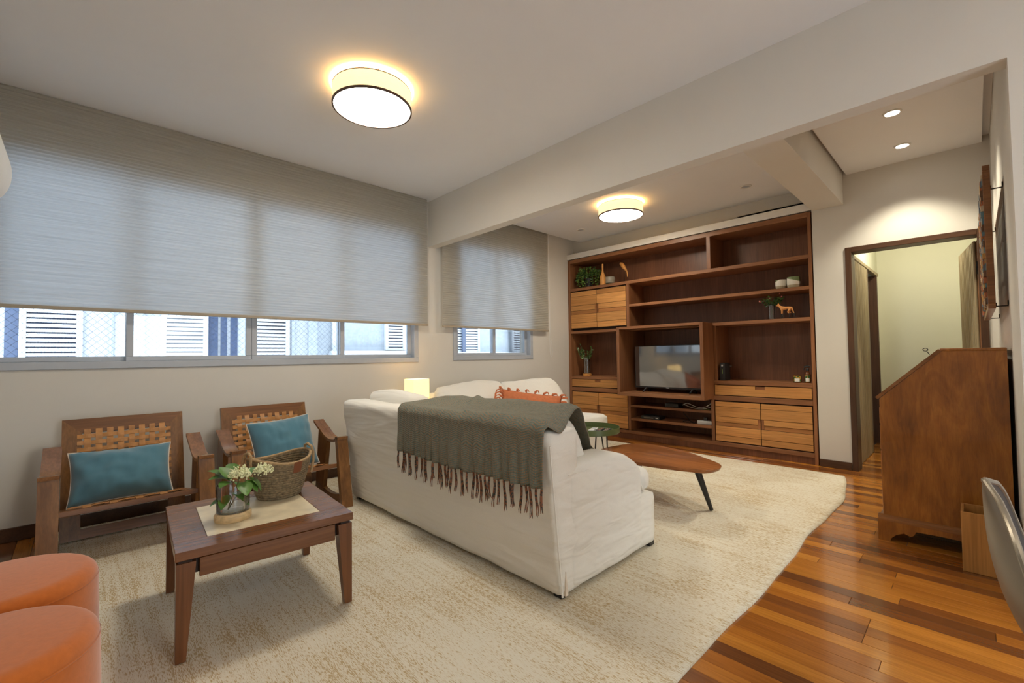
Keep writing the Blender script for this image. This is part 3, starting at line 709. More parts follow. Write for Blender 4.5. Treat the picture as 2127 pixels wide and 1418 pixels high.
# ------------------------------------------------------------------ rug
def rug():
    nx, ny = 150, 90; x0, x1, y0, y1 = -0.10, 5.075, 0.75, 4.30; vs_, fs = [], []
    def pt(i, j):
        u, v = i/nx, j/ny; x = x0+(x1-x0)*u; y = y0+(y1-y0)*v
        e = (1-v)**6
        y += e*(0.011*math.sin(x*4.1+0.6)+0.004*math.sin(x*9.7+1.0)+0.012*noise.noise((x*2.2, 0, 0)))+e*0.11*max(0, (x-4.15)/0.9)**2
        x += u**8*(0.012*math.sin(y*6.1)+0.01*noise.noise((y*4, 3, 0)))
        y += v**8*(0.02*noise.noise((x*4, 7, 0)))
        z = 0.011+0.0012*noise.noise((x*8, y*8, 0))
        return x, y, z
    for j in range(ny+1):
        for i in range(nx+1): vs_.append(pt(i, j))
    m = nx+1
    for j in range(ny):
        for i in range(nx): fs.append((j*m+i, j*m+i+1, (j+1)*m+i+1, (j+1)*m+i))
    rim = [i for i in range(m)]+[j*m+nx for j in range(1, ny+1)]+[ny*m+i for i in range(nx-1, -1, -1)]+[j*m for j in range(ny-1, 0, -1)]
    b = len(vs_)
    for k in rim: x, y, z = vs_[k]; vs_.append((x, y, 0.0005))
    n = len(rim)
    for k in range(n): fs.append((rim[k], b+k, b+(k+1) % n, rim[(k+1) % n]))
    me = bpy.data.meshes.new('area_rug'); me.from_pydata(vs_, [], fs); me.update()
    o = finish('area_rug', me, M['rug'], None, True); tag(o, 'large cream area rug with brown flecks and a wavy edge', 'rug')
    return o
rug()

# ------------------------------------------------------------------ slipcovered sofa
def sofa():
    t = thing('sofa', 'long white slipcovered sofa seen from behind with a grey throw', 'sofa', (2.05, 2.46, RZ))
    lean = lambda p: (p.x-0.085*max(0, p.z)/0.81*max(0, 1-(p.x-1.60)/0.5), p.y, p.z)
    base = soft_box('base', M['sofa'], t, 1.64, 2.495, 1.36, 3.56, 0.035, 0.335, 0.03, 0.05, 0.006)
    soft_box('back', M['sofa'], t, 1.605, 1.80, 1.352, 3.565, 0.03, 0.81, 0.035, 0.035, 0.010, lean, seed=3)
    def armdef(p):
        z = p.z
        if z > 0.33: z = 0.33+(z-0.33)*(1-0.42*max(0, (p.x-2.05)/0.29)**2) if p.x > 2.05 else z
        return (p.x, p.y, z)
    for a, b in ((1.345, 1.565), (3.355, 3.57)): soft_box('arm', M['sofa'], t, 1.66, 2.345, a, b, 0.03, 0.625, 0.055, 0.035, 0.007, armdef, seed=a)
    for k in range(3):
        a = 1.57+k*0.595
        def tee(p, k=k, a=a):
            f = min(1, max(0, (p.x-2.345)/0.03))
            if k == 0: return (p.x, a+0.59-(a+0.59-p.y)*(1+0.34*f), p.z)
            if k == 2: return (p.x, a+(p.y-a)*(1+0.34*f), p.z)
            return tuple(p)
        soft_box('seat_cushion', M['sofa'], t, 1.80, 2.485, a+0.003, a+0.590, 0.33, 0.475, 0.05, 0.035, 0.005, tee, 0.015, seed=k)
    for k in range(3):
        a = 1.47+k*0.665; ln = lambda p: (p.x-0.16*(p.z-0.47)/0.4, p.y, p.z)
        soft_box('back_cushion', M['sofa'], t, 1.83, 2.03, a+0.004, a+0.660, 0.465, 0.825 if k < 2 else 0.870, 0.06, 0.04, 0.009, ln, 0.03, seed=5+k)
    q = origin(t)
    # corner flange seam, kick pleat and arm piping
    tube('seam', M['sofa'], t, [Vector((1.605-0.085*z/0.81, 1.345, z))-q for z in (0.045, 0.2, 0.4, 0.6, 0.74)], 0.005, 6)
    prism('pleat', M['piping'], t, [(1.622-q.x, 0.04-q.z), (1.642-q.x, 0.04-q.z), (1.628-q.x, 0.15-q.z)], 1, 1.344-q.y, 1.372-q.y)
    pts = [Vector((x, 1.352, 0.585-(0.23*max(0, (x-2.10)/0.245)**2)))-q for x in [1.66+0.68*k/16 for k in range(17)]]
    tube('piping', M['sofa'], t, pts, 0.005, 6)
    for a in (1.63, 2.44):
        for b in (1.40, 3.50): box('foot', M['black'], t, a, a+0.05, b-0.025, b+0.025, RZ+0.0005, 0.06)
sofa()
def chaise():
    t = thing('loveseat', 'armless white slipcovered loveseat against the window wall', 'sofa', (3.55, 3.5, RZ))
    soft_box('base', M['sofa'], t, 2.66, 4.46, 3.02, 4.10, 0.03, 0.30, 0.03, 0.06, 0.005)
    soft_box('back', M['sofa'], t, 2.66, 4.46, 3.92, 4.13, 0.03, 0.765, 0.04, 0.05, 0.008)
    for k in range(2): soft_box('seat_cushion', M['sofa'], t, 2.66+k*0.90, 2.66+k*0.90+0.895, 2.99, 3.92, 0.29, 0.455, 0.05, 0.05, 0.006, None, 0.012, seed=k)
    for k in range(2):
        a = 2.645+k*0.915; ln = lambda p: (p.x, p.y+0.30*(p.z-0.45)/0.38, p.z+0.018*math.sin(p.x*6))
        soft_box('back_cushion', M['sofa'], t, a, a+0.90, 3.50, 3.68, 0.45, 0.84-0.01*k, 0.07, 0.045, 0.014, ln, 0.035, seed=20+k)
    for a in (2.70, 4.40):
        for b in (3.07, 4.05): box('foot', M['black'], t, a-0.025, a+0.025, b-0.025, b+0.025, RZ+0.0005, 0.05)
chaise()

# throw blanket over the sofa back
def throw_blanket():
    t = thing('throw_blanket', 'grey green woven throw with orange dashes and knotted fringe over the sofa back', 'blanket', (1.52, 2.0, 0.54))
    q = origin(t)
    prof = [(1.520, 0.555), (1.512, 0.63), (1.508, 0.70), (1.503, 0.775), (1.500, 0.815), (1.520, 0.838), (1.60, 0.842), (1.68, 0.855), (1.78, 0.876), (1.87, 0.878), (1.935, 0.862), (2.01, 0.805), (2.085, 0.715), (2.165, 0.615), (2.245, 0.542), (2.32, 0.518), (2.42, 0.516), (2.485, 0.500), (2.520, 0.46), (2.528, 0.40), (2.526, 0.32), (2.522, 0.24)]
    # resample
    P = [Vector((a, 0, b)) for a, b in prof]; S = [0]
    for a, b in zip(P, P[1:]): S.append(S[-1]+(b-a).length)
    n = 110; m = 90; L = S[-1]
    def at(s):
        for k in range(len(P)-1):
            if s <= S[k+1]+1e-9: f = (s-S[k])/(S[k+1]-S[k]); return P[k].lerp(P[k+1], f), (P[k+1]-P[k]).normalized()
        return P[-1], (P[-1]-P[-2]).normalized()
    vs_, fs, uv = [], [], []
    def yr(s):   # edges of the cloth at path length s
        k = s/L
        def lin(xs, ys):
            for p in range(len(xs)-1):
                if s <= xs[p+1]: return ys[p]+(ys[p+1]-ys[p])*max(0, (s-xs[p])/(xs[p+1]-xs[p]))
            return ys[-1]
        ya = lin([0, S[5], S[6], S[8], S[11], S[13], L], [1.350, 1.338, 1.345, 1.435, 1.515, 1.60, 1.58])+0.008*math.sin(k*17)
        yb = lin([0, S[6], S[11], S[11]+0.35, L], [2.615, 2.615, 2.30, 1.90, 1.86])
        return ya, yb
    for i in range(n+1):
        s = L*i/n; p, d = at(s); nr = Vector((-d.z, 0, d.x)); ya, yb = yr(s)
        for j in range(m+1):
            v = j/m; y = ya+(yb-ya)*v
            hang = max(0, 1-s/S[4])
            w = 0.020*hang*math.sin(y*40+1.6*math.sin(y*8))+0.006*noise.noise((y*9, s*5, 0))+0.008*noise.noise((y*3.5+s*2, s*6, 4))
            off = 0.006+max(-0.004, w)
            if s < S[4]: off = 0.008+abs(w)*1.2+0.006*hang
            z_extra = 0.030*noise.noise((y*2.6, 1.7, s*1.2))*(1 if S[5] < s < S[11] else 0.2)
            pt = p+nr*off+Vector((0, 0, max(-0.004, z_extra)))
            drop = -0.012*math.sin(v*PI*1.0) if s < S[2] else 0
            # the near edge slumps over the end of the back cushion
            yc = 1.352+0.133*min(1, max(0, (s-S[5])/(S[8]-S[5])))
            if S[4] < s < S[11] and y < yc+0.02: pt.z -= 1.0*(yc+0.02-y)**1.1*min(1, (s-S[4])/0.05)*min(1, (S[11]-s)/0.06)
            # dip behind the cushions and a loose diagonal fold
            if S[5] < s < S[8]: pt.z -= 0.010*math.sin(PI*(s-S[5])/(S[8]-S[5]))*(0.6+0.4*math.sin(y*7))
            if S[5] < s < S[12]: pt.z += 0.016*math.exp(-((y-2.18-0.9*(s-S[8]))/0.035)**2)
            vs_.append((pt.x-q.x, y-q.y, pt.z+drop-q.z)); uv.append((v*1.25, s))
    k = m+1
    for i in range(n):
        for j in range(m): fs.append((i*k+j, i*k+j+1, (i+1)*k+j+1, (i+1)*k+j))
    me = bpy.data.meshes.new('cloth'); me.from_pydata(vs_, [], fs); l = me.uv_layers.new(name='UVMap')
    for lp in me.loops: l.data[lp.index].uv = uv[lp.vertex_index]
    o = finish('cloth', me, M['throw'], t, True); md = o.modifiers.new('thickness', 'SOLIDIFY'); md.thickness = 0.004; md.offset = -1
    protos = []
    for sd in range(5):
        bm = bmesh.new(); random.seed(sd)
        for c in range(3):
            a0 = c*2.1+sd; pts = []
            for k2 in range(9):
                f = k2/8; rr = 0.0025+0.0045*f*random.uniform(0.6, 1.3); a = a0+f*(3.5 if f < 0.5 else 2.4)
                pts.append((rr*math.cos(a)*0.6-0.002, rr*math.sin(a)+0.004*math.sin(f*4+sd), -0.125*f*random.uniform(0.97, 1.0)-0.012*sd/5*f))
            add_tube(bm, pts, [0.0034, 0.0036, 0.0034, 0.003, 0.0032, 0.003, 0.0026, 0.0022, 0.0012], 5)
        bmesh.ops.recalc_face_normals(bm, faces=bm.faces[:]); me2 = bpy.data.meshes.new('fringe_tassel'); bm.to_mesh(me2); bm.free(); me2.materials.append(M['fringe']); protos.append(me2)
    N = 36
    for j in range(N):
        v = int((j+0.5)/N*m); x_, y_, z_ = vs_[v]
        f = bpy.data.objects.new('fringe_tassel', protos[j % 5]); col.objects.link(f); f.parent = t; f.location = (x_-0.002, y_, z_+0.004); f.rotation_euler = (0, 0.03, (j*1.7) % 6.28*0.2); f.scale = (1, 1, 0.88+0.3*((j*7) % 5)/5)
throw_blanket()
random.seed(21)

# rust cushion with tassels, on the loveseat
def rust_cushion():
    t = thing('fringed_cushion', 'rust orange cushion with a tasselled edge on the loveseat', 'cushion', (3.42, 3.27, 0.47), math.radians(-42))
    me, edge = pillow_mesh(0.66, 0.30, 0.16, 22, 3); c = finish('cover', me, M['rust'], t, True)
    mt = Matrix.Translation((0, 0, 0.145)) @ Matrix.Rotation(math.radians(8), 4, 'Y') @ Matrix.Rotation(math.radians(-14), 4, 'X')
    c.matrix_local = mt
    for k in range(0, len(edge), 3):
        p = mt @ Vector(edge[k]); d = (p-Vector((0, 0, 0.145))); d.y = 0; d.normalize()
        bm = bmesh.new(); s = 0.05
        add_tube(bm, [p, p+d*0.016+Vector((0, -0.004, 0.004)), p+d*0.030+Vector((0.010, -0.010, 0.004)), p+d*0.034+Vector((0.024, -0.016, 0.0)), p+d*0.026+Vector((0.036, -0.02, -0.014))], [0.006, 0.013, 0.010, 0.007, 0.004], 7); from_bm('tassel', bm, M['rust'], t, 'auto')
    for k in range(4):
        bm = bmesh.new(); p = mt @ Vector((-0.31, 0, 0.12-0.03*k)); add_tube(bm, [p, p+Vector((-0.03, -0.01, 0.030)), p+Vector((-0.06, -0.015, 0.022)), p+Vector((-0.08, -0.02, -0.02)), p+Vector((-0.085, -0.02, -0.08))], [0.006, 0.008, 0.007, 0.006, 0.004], 6); from_bm('tassel', bm, M['rust'], t, 'auto')
rust_cushion()

# ------------------------------------------------------------------ armchairs
def armchair():
    t = thing('armchair', '', 'armchair', (0, 0, RZ), 0, 'woven leather armchairs')
    W, BW = 0.79, 0.64           # outside width, back frame width;  local: x across, y towards the wall, front legs at y=0
    yb0, yb1, zt = 0.55, 0.745, 0.742       # back frame: foot y, top y
    ang = math.atan2(yb1-yb0, zt); 
    mt = Matrix.Translation((0, yb0, 0.0046)) @ Matrix.Rotation(-ang, 4, 'X')   # local frame: z up along the back
    Hh = math.hypot(zt, yb1-yb0); th = 0.034; fw = 0.095
    def bpart(name, mat, poly):
        bm = bmesh.new(); add_prism(bm, poly, 1, -th/2, th/2); bmesh.ops.transform(bm, matrix=mt, verts=bm.verts[:]); return from_bm(name, bm, M[mat], t)
    h = BW/2
    bpart('back_stile', 'chairwood', [(-h, 0), (-h+fw, 0), (-h+fw, Hh-fw), (-h, Hh)])
    bpart('back_stile', 'chairwood', [(h, 0), (h, Hh), (h-fw, Hh-fw), (h-fw, 0)])
    bpart('top_rail', 'chairwood_x', [(-h, Hh), (-h+fw, Hh-fw), (h-fw, Hh-fw), (h, Hh)])
    bpart('cross_rail', 'chairwood_x', [(-h+fw, 0.215), (h-fw, 0.215), (h-fw, 0.275), (-h+fw, 0.275)])
    bpart('bottom_rail', 'chairwood_x', [(-h+fw, 0.0), (h-fw, 0.0), (h-fw, 0.062), (-h+fw, 0.062)])
    # woven straps of the back
    xa, xb, za, zb = -h+fw, h-fw, 0.275, Hh-fw
    nv, nh = 8, 9
    def strap(name, along, c, w, lo, hi, crossings, phase, mtx, amp=0.005, y0=-0.008):
        n = 6*len(crossings); bm = bmesh.new(); A = []
        cs = sorted(crossings); p = (cs[1]-cs[0])
        for k in range(n+1):
            s = lo+(hi-lo)*k/n; off = y0+amp*math.cos(PI*(s-cs[0])/p+phase*PI)
            if along == 'z': A.append([bm.verts.new((c+dx, off+dy, s)) for dx, dy in ((-w/2, -0.0015), (w/2, -0.0015), (w/2, 0.0015), (-w/2, 0.0015))])
            else: A.append([bm.verts.new((s, off+dy, c+dx)) for dx, dy in ((-w/2, -0.0015), (w/2, -0.0015), (w/2, 0.0015), (-w/2, 0.0015))])
        for k in range(n):
            for j in range(4): bm.faces.new((A[k][j], A[k][(j+1) % 4], A[k+1][(j+1) % 4], A[k+1][j]))
        bm.faces.new(A[0]); bm.faces.new(A[-1][::-1])
        bmesh.ops.transform(bm, matrix=mtx, verts=bm.verts[:]); return from_bm(name, bm, M['leather'], t)
    cv = [xa+(xb-xa)*(k+0.5)/nv for k in range(nv)]; ch = [za+(zb-za)*(k+0.45)/nh for k in range(nh)]
    fy = -th/2-0.004
    for k, c in enumerate(cv): strap('back_strap', 'z', c, 0.033, za-0.02, zb+0.022, ch, k % 2, mt, 0.004, fy)
    for k, c in enumerate(ch): strap('back_strap', 'x', c, 0.026, xa-0.022, xb+0.022, cv, (k+1) % 2, mt, 0.004, fy)
    # seat: frame sloping down to the back, with straps
    sl = math.atan2(0.105, 0.52); ms = Matrix.Translation((0, 0.035, 0.318)) @ Matrix.Rotation(-sl, 4, 'X')
    def spart(name, mat, x0, x1, y0, y1, z0, z1):
        bm = bmesh.new(); add_box(bm, x0, x1, y0, y1, z0, z1, 0.003); bmesh.ops.transform(bm, matrix=ms, verts=bm.verts[:]); return from_bm(name, bm, M[mat], t)
    si = W/2-0.075
    spart('seat_rail', 'chairwood_x', -si, si, -0.012, 0.055, -0.030, 0.0)
    spart('seat_side_rail', 'chairwood_y', -si, -si+0.06, 0.055, 0.50, -0.030, 0.0); spart('seat_side_rail', 'chairwood_y', si-0.06, si, 0.055, 0.50, -0.030, 0.0)
    spart('seat_back_rail', 'chairwood_x', -si+0.06, si-0.06, 0.46, 0.50, -0.030, 0.0)
    ms2 = ms @ Matrix.Rotation(PI/2, 4, 'X') @ Matrix.Scale(-1, 4, (0, 0, 1))
    sv = [-si+0.09+(2*si-0.18)*(k+0.5)/8 for k in range(8)]; sh_ = [0.055+0.405*(k+0.5)/7 for k in range(7)]
    for k, c in enumerate(sv): strap('seat_strap', 'z', c, 0.036, 0.02, 0.485, sh_, k % 2, ms2, 0.004, 0.006)
    for k, c in enumerate(sh_): strap('seat_strap', 'x', c, 0.036, -si+0.04, si-0.04, sv, (k+1) % 2, ms2, 0.004, 0.006)
    # sides
    for s in (-1, 1):
        xo, xi = s*W/2, s*(W/2-0.083); x0, x1 = min(xo, xi), max(xo, xi)
        bm = bmesh.new(); add_prism(bm, [(-0.09, 0.0), (-0.045, 0.0), (0.055, 0.52), (0.012, 0.52)], 0, x0, x1); from_bm('front_leg', bm, M['chairwood'], t)
        xr = s*(W/2-0.012); a, b = sorted((xr, xr-s*0.032))
        bm = bmesh.new(); add_prism(bm, [(0.40, 0.0), (0.56, 0.0), (0.48, 0.565), (0.30, 0.505)], 0, a, b); from_bm('rear_leg', bm, M['chairwood'], t)
        # scooped armrest
        top = []
        for k in range(15):
            f = k/14; y = 0.004+0.49*f
            z = 0.523 if f < 0.12 else 0.500+0.112*((f-0.12)/0.88)**2.0-0.016*math.sin(PI*min(1, (f-0.12)/0.6))
            
            top.append((y, z))
        poly = top+[(y, z-0.020) for y, z in reversed(top)]
        bm = bmesh.new(); add_prism(bm, poly, 0, x0-0.0, x1+0.0); from_bm('armrest', bm, M['chairwood_y'], t, 'auto')
        bm = bmesh.new(); y0, y1 = -0.045, 0.53
        up = [(y0+(y1-y0)*k/12, 0.10-0.055*math.sin(PI*k/12)) for k in range(13)]
        add_prism(bm, [(y0, 0.0)]+up+[(y1, 0.0)], 0, a, b); from_bm('side_stretcher', bm, M['chairwood_y'], t)
    return t
a1 = armchair(); a1.location = (0.242, 3.445, RZ)
a1['label'] = 'low wooden armchair with woven leather back between the poufs and the other armchair'
a2 = copy_tree(a1); a2.location = (1.130, 3.445, RZ)
a2['label'] = 'low wooden armchair with woven leather back between the basket table and the white sofa'
def teal(loc, w, h, tilt, roll, yaw, label, seed):
    t = thing('teal_cushion', label, 'cushion', loc, yaw, 'teal cushions on the armchairs')
    me, edge = pillow_mesh(w, h, 0.25, 36, seed, 0.008)
    r = Matrix.Translation((0, 0, h/2*0.93)) @ Matrix.Rotation(math.radians(-tilt), 4, 'X') @ Matrix.Rotation(math.radians(roll), 4, 'Y')
    c = finish('cover', me, M['teal'], t, True); c.matrix_local = r
    p = tube('piping', M['piping'], t, edge, 0.0032, 6, True); p.matrix_local = r
teal((0.205, 3.775, 0.285), 0.50, 0.335, 27, 0, 0.0, 'teal cushion slumped in the armchair near the orange poufs', 1)
teal((1.165, 3.80, 0.285), 0.47, 0.42, 22, -4, 0.05, 'teal cushion upright in the armchair beside the white sofa', 4)

# ------------------------------------------------------------------ occasional table with basket and flowers
TZ = 0.425; trz = math.radians(-4)
def occ_table():
    t = thing('occasional_table', 'square mahogany table with a travertine inset', 'table', (0.625, 2.435, RZ), trz)
    a, b, H = 0.335, 0.355, TZ-RZ; ix, iy = 0.222, 0.235
    for n, p in (('top_border', (-a, a, -b, -iy)), ('top_border', (-a, a, iy, b)), ('top_border', (-a, -ix, -iy, iy)), ('top_border', (ix, a, -iy, iy))):
        box(n, M['tablewood'], t, p[0], p[1], p[2], p[3], H-0.034, H, 0.0015, world_=False)
    box('stone_inset', M['travertine'], t, -ix+0.001, ix-0.001, -iy+0.001, iy-0.001, H-0.02, H-0.0005, world_=False)
    box('stone_support', M['tablewood'], t, -ix, ix, -iy, iy, H-0.034, H-0.0205, world_=False)
    for s in (-1, 1):
        for q in (-1, 1):
            bm = bmesh.new(); X, Y = s*(a-0.004), q*(b-0.004); top, bot = 0.062, 0.033
            pts = []
            for z, w in ((0.0, bot), (H-0.13, 0.056), (H-0.046, top)):
                pts.append([bm.verts.new((X-s*dx*w, Y-q*dy*w, z)) for dx, dy in ((0, 0), (1, 0), (1, 1), (0, 1))])
            for k in range(2):
                for j in range(4): bm.faces.new((pts[k][j], pts[k][(j+1) % 4], pts[k+1][(j+1) % 4], pts[k+1][j]))
            bm.faces.new(pts[0]); bm.faces.new(pts[2][::-1]); from_bm('leg', bm, M['tableleg'], t)
            box('leg_spacer', M['slotdark'], t, min(X-s*0.05, X-s*0.008), max(X-s*0.05, X-s*0.008), min(Y-q*0.05, Y-q*0.008), max(Y-q*0.05, Y-q*0.008), H-0.046, H-0.034, world_=False)
    for q in (-1, 1): box('apron', M['tablewood'], t, -a+0.078, a-0.078, min(q*(b-0.012), q*(b-0.034)), max(q*(b-0.012), q*(b-0.034)), H-0.112, H-0.040, 0.002, world_=False); box('apron_inner', M['slotdark'], t, -a+0.05, a-0.05, min(q*(b-0.034), q*(b-0.042)), max(q*(b-0.034), q*(b-0.042)), H-0.10, H-0.034, world_=False)
    for s in (-1, 1): box('apron', M['tableleg'], t, min(s*(a-0.012), s*(a-0.034)), max(s*(a-0.012), s*(a-0.034)), -b+0.078, b-0.078, H-0.112, H-0.040, 0.002, world_=False)
occ_table()
def basket():
    t = thing('rope_basket', 'oval coiled seagrass basket with rope handles and leather tag', 'basket', (0.775, 2.60, TZ), math.radians(8))
    prof = []; n = 17; H = 0.205
    def R(z): return 0.098+0.058*(z/H)**0.8
    def col_(k, z):      # one coil of rope
        r = R(z); bm = bmesh.new()
        pts = [(r*math.cos(a)*1.0, r*0.86*math.sin(a), z+0.004*math.sin(2*a+0.4)*(z/H)+0.016*(z/H)**3*math.cos(2*a)) for a in [2*PI*j/40 for j in range(40)]]
        add_tube(bm, pts, 0.0075, 6, closed=True); return from_bm('coil', bm, M['basket'] if k < n-1 else M['rope'], t, True)
    for k in range(n): col_(k, 0.008+(H-0.012)*k/(n-1))
    lathe('bottom', M['basket'], t, [(0, 0.002), (0.096, 0.002), (0.096, 0.012), (0, 0.012)], 40, 1, 0.86)
    for s in (-1, 1):
        x = s*(R(H)+0.006)
        tube('handle', M['rope'], t, [(x*0.93, -0.045, 0.10), (x, -0.045, 0.16), (x, -0.045, 0.205), (x*0.97, -0.036, 0.236), (x*0.95, 0, 0.248), (x*0.97, 0.036, 0.236), (x, 0.045, 0.205), (x, 0.045, 0.16), (x*0.93, 0.045, 0.10)], 0.0075, 8)
    bm = bmesh.new()
    A = []
    for k in range(7):
        a = -1.50+0.30*k/6; row_ = []
        for z, e in ((0.132, 0.009), (0.188, 0.0105)):
            r = R(min(z, H))+e; row_.append(bm.verts.new((r*math.cos(a), r*0.86*math.sin(a), z)))
            r += 0.002; row_.append(bm.verts.new((r*math.cos(a), r*0.86*math.sin(a), z)))
        A.append(row_)
    for k in range(6):
        p, q = A[k], A[k+1]
        for i, j in ((0, 1), (1, 3), (3, 2), (2, 0)): bm.faces.new((p[i], p[j], q[j], q[i]))
    bm.faces.new([A[0][i] for i in (0, 1, 3, 2)]); bm.faces.new([A[-1][i] for i in (0, 2, 3, 1)])
    from_bm('tag', bm, M['tag'], t)
basket()
def leaf_mesh(L, w, curl, mat, name='leaf'):
    bm = bmesh.new(); n = 7; A = []
    for k in range(n+1):
        f = k/n; ww = w*math.sin(PI*min(1, f*0.96+0.03))**0.75; z = -curl*f*f*L
        A.append([bm.verts.new((L*f, dx*ww/2, z+abs(dx)*ww*0.18)) for dx in (-1, 0, 1)])
    for k in range(n):
        for j in range(2): bm.faces.new((A[k][j], A[k][j+1], A[k+1][j+1], A[k+1][j]))
    me = bpy.data.meshes.new(name); bm.to_mesh(me); bm.free(); me.materials.append(mat)
    for p in me.polygons: p.use_smooth = True
    return me
def put(name, me, parent, loc, d, up=Vector((0, 0, 1)), s=1.0):
    d = Vector(d).normalized(); y = up.cross(d)
    if y.length < 1e-3: y = Vector((0, 1, 0))
    y.normalize(); z = d.cross(y); o = bpy.data.objects.new(name, me); col.objects.link(o); o.parent = parent
    o.matrix_local = Matrix(((d.x*s, y.x*s, z.x*s, loc[0]), (d.y*s, y.y*s, z.y*s, loc[1]), (d.z*s, y.z*s, z.z*s, loc[2]), (0, 0, 0, 1))); return o
def flowers():
    v = thing('flower_vase', 'clear glass vase set in an oval pine base on the travertine table', 'vase', (0.512, 2.372, TZ))
    lathe('base', M['pine'], v, [(0, 0), (0.070, 0), (0.074, 0.006), (0.074, 0.026), (0.068, 0.036), (0, 0.036)], 40, 1, 0.92)
    lathe('glass', M['vaseglass'], v, [(0, 0.038), (0.064, 0.038), (0.066, 0.045), (0.0655, 0.158), (0.063, 0.158), (0.0635, 0.046), (0.060, 0.042), (0, 0.042)], 40, 1, 0.92)
    t = thing('flower_bouquet', 'cream blossom and round green leaves standing in the glass vase', 'flowers', (0.512, 2.372, TZ+0.043))
    L = [leaf_mesh(0.085, 0.062, 0.25, M['leaf']), leaf_mesh(0.070, 0.050, 0.35, M['leaf']), leaf_mesh(0.09, 0.055, 0.2, M['leaf'])]
    heads = [((0.022, -0.015, 0.158), 0.045), ((0.122, 0.0, 0.156), 0.043)]
    for (hx, hy, hz), R in heads:
        tube('stem', M['stem'], t, [(-0.02, 0.0, 0.003), (-0.01+hx*0.2, hy*0.3, 0.06), (hx*0.7, hy*0.8, 0.115), (hx, hy, hz-0.01)], 0.0028, 6)
        bm = bmesh.new(); random.seed(int(hx*1000)+5)
        for k in range(210):
            a = random.uniform(0, 2*PI); r = R*math.sqrt(random.random()); z = 0.95*math.sqrt(max(0, R*R-r*r))*random.uniform(0.1, 1.0)-0.022*random.random()
            c = Vector((hx+r*math.cos(a), hy+r*math.sin(a), hz+z)); s = random.uniform(0.0028, 0.0052)
            bmesh.ops.create_icosphere(bm, subdivisions=1, radius=s, matrix=Matrix.Translation(c))
        from_bm('bloom', bm, M['bloom'], t)['kind'] = 'stuff'
    random.seed(11)
    spec = [((-0.01, 0.02, 0.13), (-0.7, -0.1, 0.35), 0), ((0.0, 0.0, 0.12), (-0.6, -0.55, 0.2), 0), ((-0.01, 0.01, 0.13), (-0.25, 0.5, 0.75), 0), ((0.01, 0.03, 0.15), (0.0, 0.75, 0.5), 2), ((0.05, -0.01, 0.12), (0.5, -0.5, -0.35), 1), ((0.06, 0.0, 0.13), (0.75, -0.35, -0.65), 0),
            ((0.07, 0.02, 0.14), (0.6, 0.6, 0.3), 0), ((0.0, -0.02, 0.08), (0.2, -0.8, 0.05), 1), ((-0.02, -0.01, 0.07), (-0.5, -0.6, -0.3), 1), ((0.01, 0.0, 0.055), (0.65, -0.55, -0.25), 1), ((-0.02, 0, 0.05), (-0.8, -0.1, 0.1), 1), ((0.02, 0.02, 0.10), (0.5, 0.6, 0.1), 1), ((-0.02, 0.03, 0.14), (-0.6, 0.5, 0.5), 2), ((0.03, -0.03, 0.12), (0.0, -0.7, -0.2), 0)]
    for loc, d, k in spec: put('leaf', L[k], t, loc, d)
flowers()

# ------------------------------------------------------------------ coffee table, green table, remotes
def coffee():
    t = thing('coffee_table', 'rounded triangular rosewood coffee table on black legs', 'table', (3.30, 1.75, RZ))
    ctr = [Vector((3.235, 1.31)), Vector((3.05, 2.16)), Vector((3.58, 2.08))]; q = origin(t)
    key = [(3.26, 1.268), (3.17, 1.255), (3.075, 1.29), (3.045, 1.38), (3.010, 1.50), (2.985, 1.63), (2.965, 1.80), (2.965, 1.97), (2.995, 2.10), (3.07, 2.18), (3.20, 2.215), (3.35, 2.20), (3.49, 2.165), (3.585, 2.09), (3.615, 1.98), (3.60, 1.83), (3.545, 1.66), (3.46, 1.51), (3.36, 1.36), (3.31, 1.30)]
    P = []; n = len(key)
    for k in range(n):       # Catmull-Rom smoothing
        p0, p1, p2, p3 = [Vector(key[(k+d) % n]) for d in (-1, 0, 1, 2)]
        for f in (0, 0.33, 0.66):
            P.append(0.5*((2*p1)+(p2-p0)*f+(2*p0-5*p1+4*p2-p3)*f*f+(3*p1-p0-3*p2+p3)*f**3))
    cen = sum(P, Vector((0, 0)))/len(P); H = 0.36
    bm = bmesh.new(); rings = []
    for sc, z in ((0.955, H-0.03), (0.985, H-0.022), (1.0, H-0.008), (0.997, H-0.002), (0.99, H)):
        rings.append([bm.verts.new((cen.x+(p.x-cen.x)*sc-q.x, cen.y+(p.y-cen.y)*sc-q.y, z-q.z)) for p in P])
    for a, b in zip(rings, rings[1:]):
        for k in range(len(P)): bm.faces.new((a[k], a[(k+1) % len(P)], b[(k+1) % len(P)], b[k]))
    bm.faces.new(rings[0][::-1]); bm.faces.new(rings[-1]); from_bm('top', bm, M['coffee'], t, 'auto')
    for (x0, y0), (x1, y1) in (((3.20, 1.42), (3.305, 1.365)), ((3.09, 2.06), (3.02, 2.12)), ((3.47, 2.03), (3.56, 2.09))):
        bm = bmesh.new(); add_tube(bm, [(x0-q.x, y0-q.y, H-0.031-q.z), (x1-q.x, y1-q.y, 0.006)], [0.026, 0.014], 12); from_bm('leg', bm, M['black'], t, 'auto')
coffee()
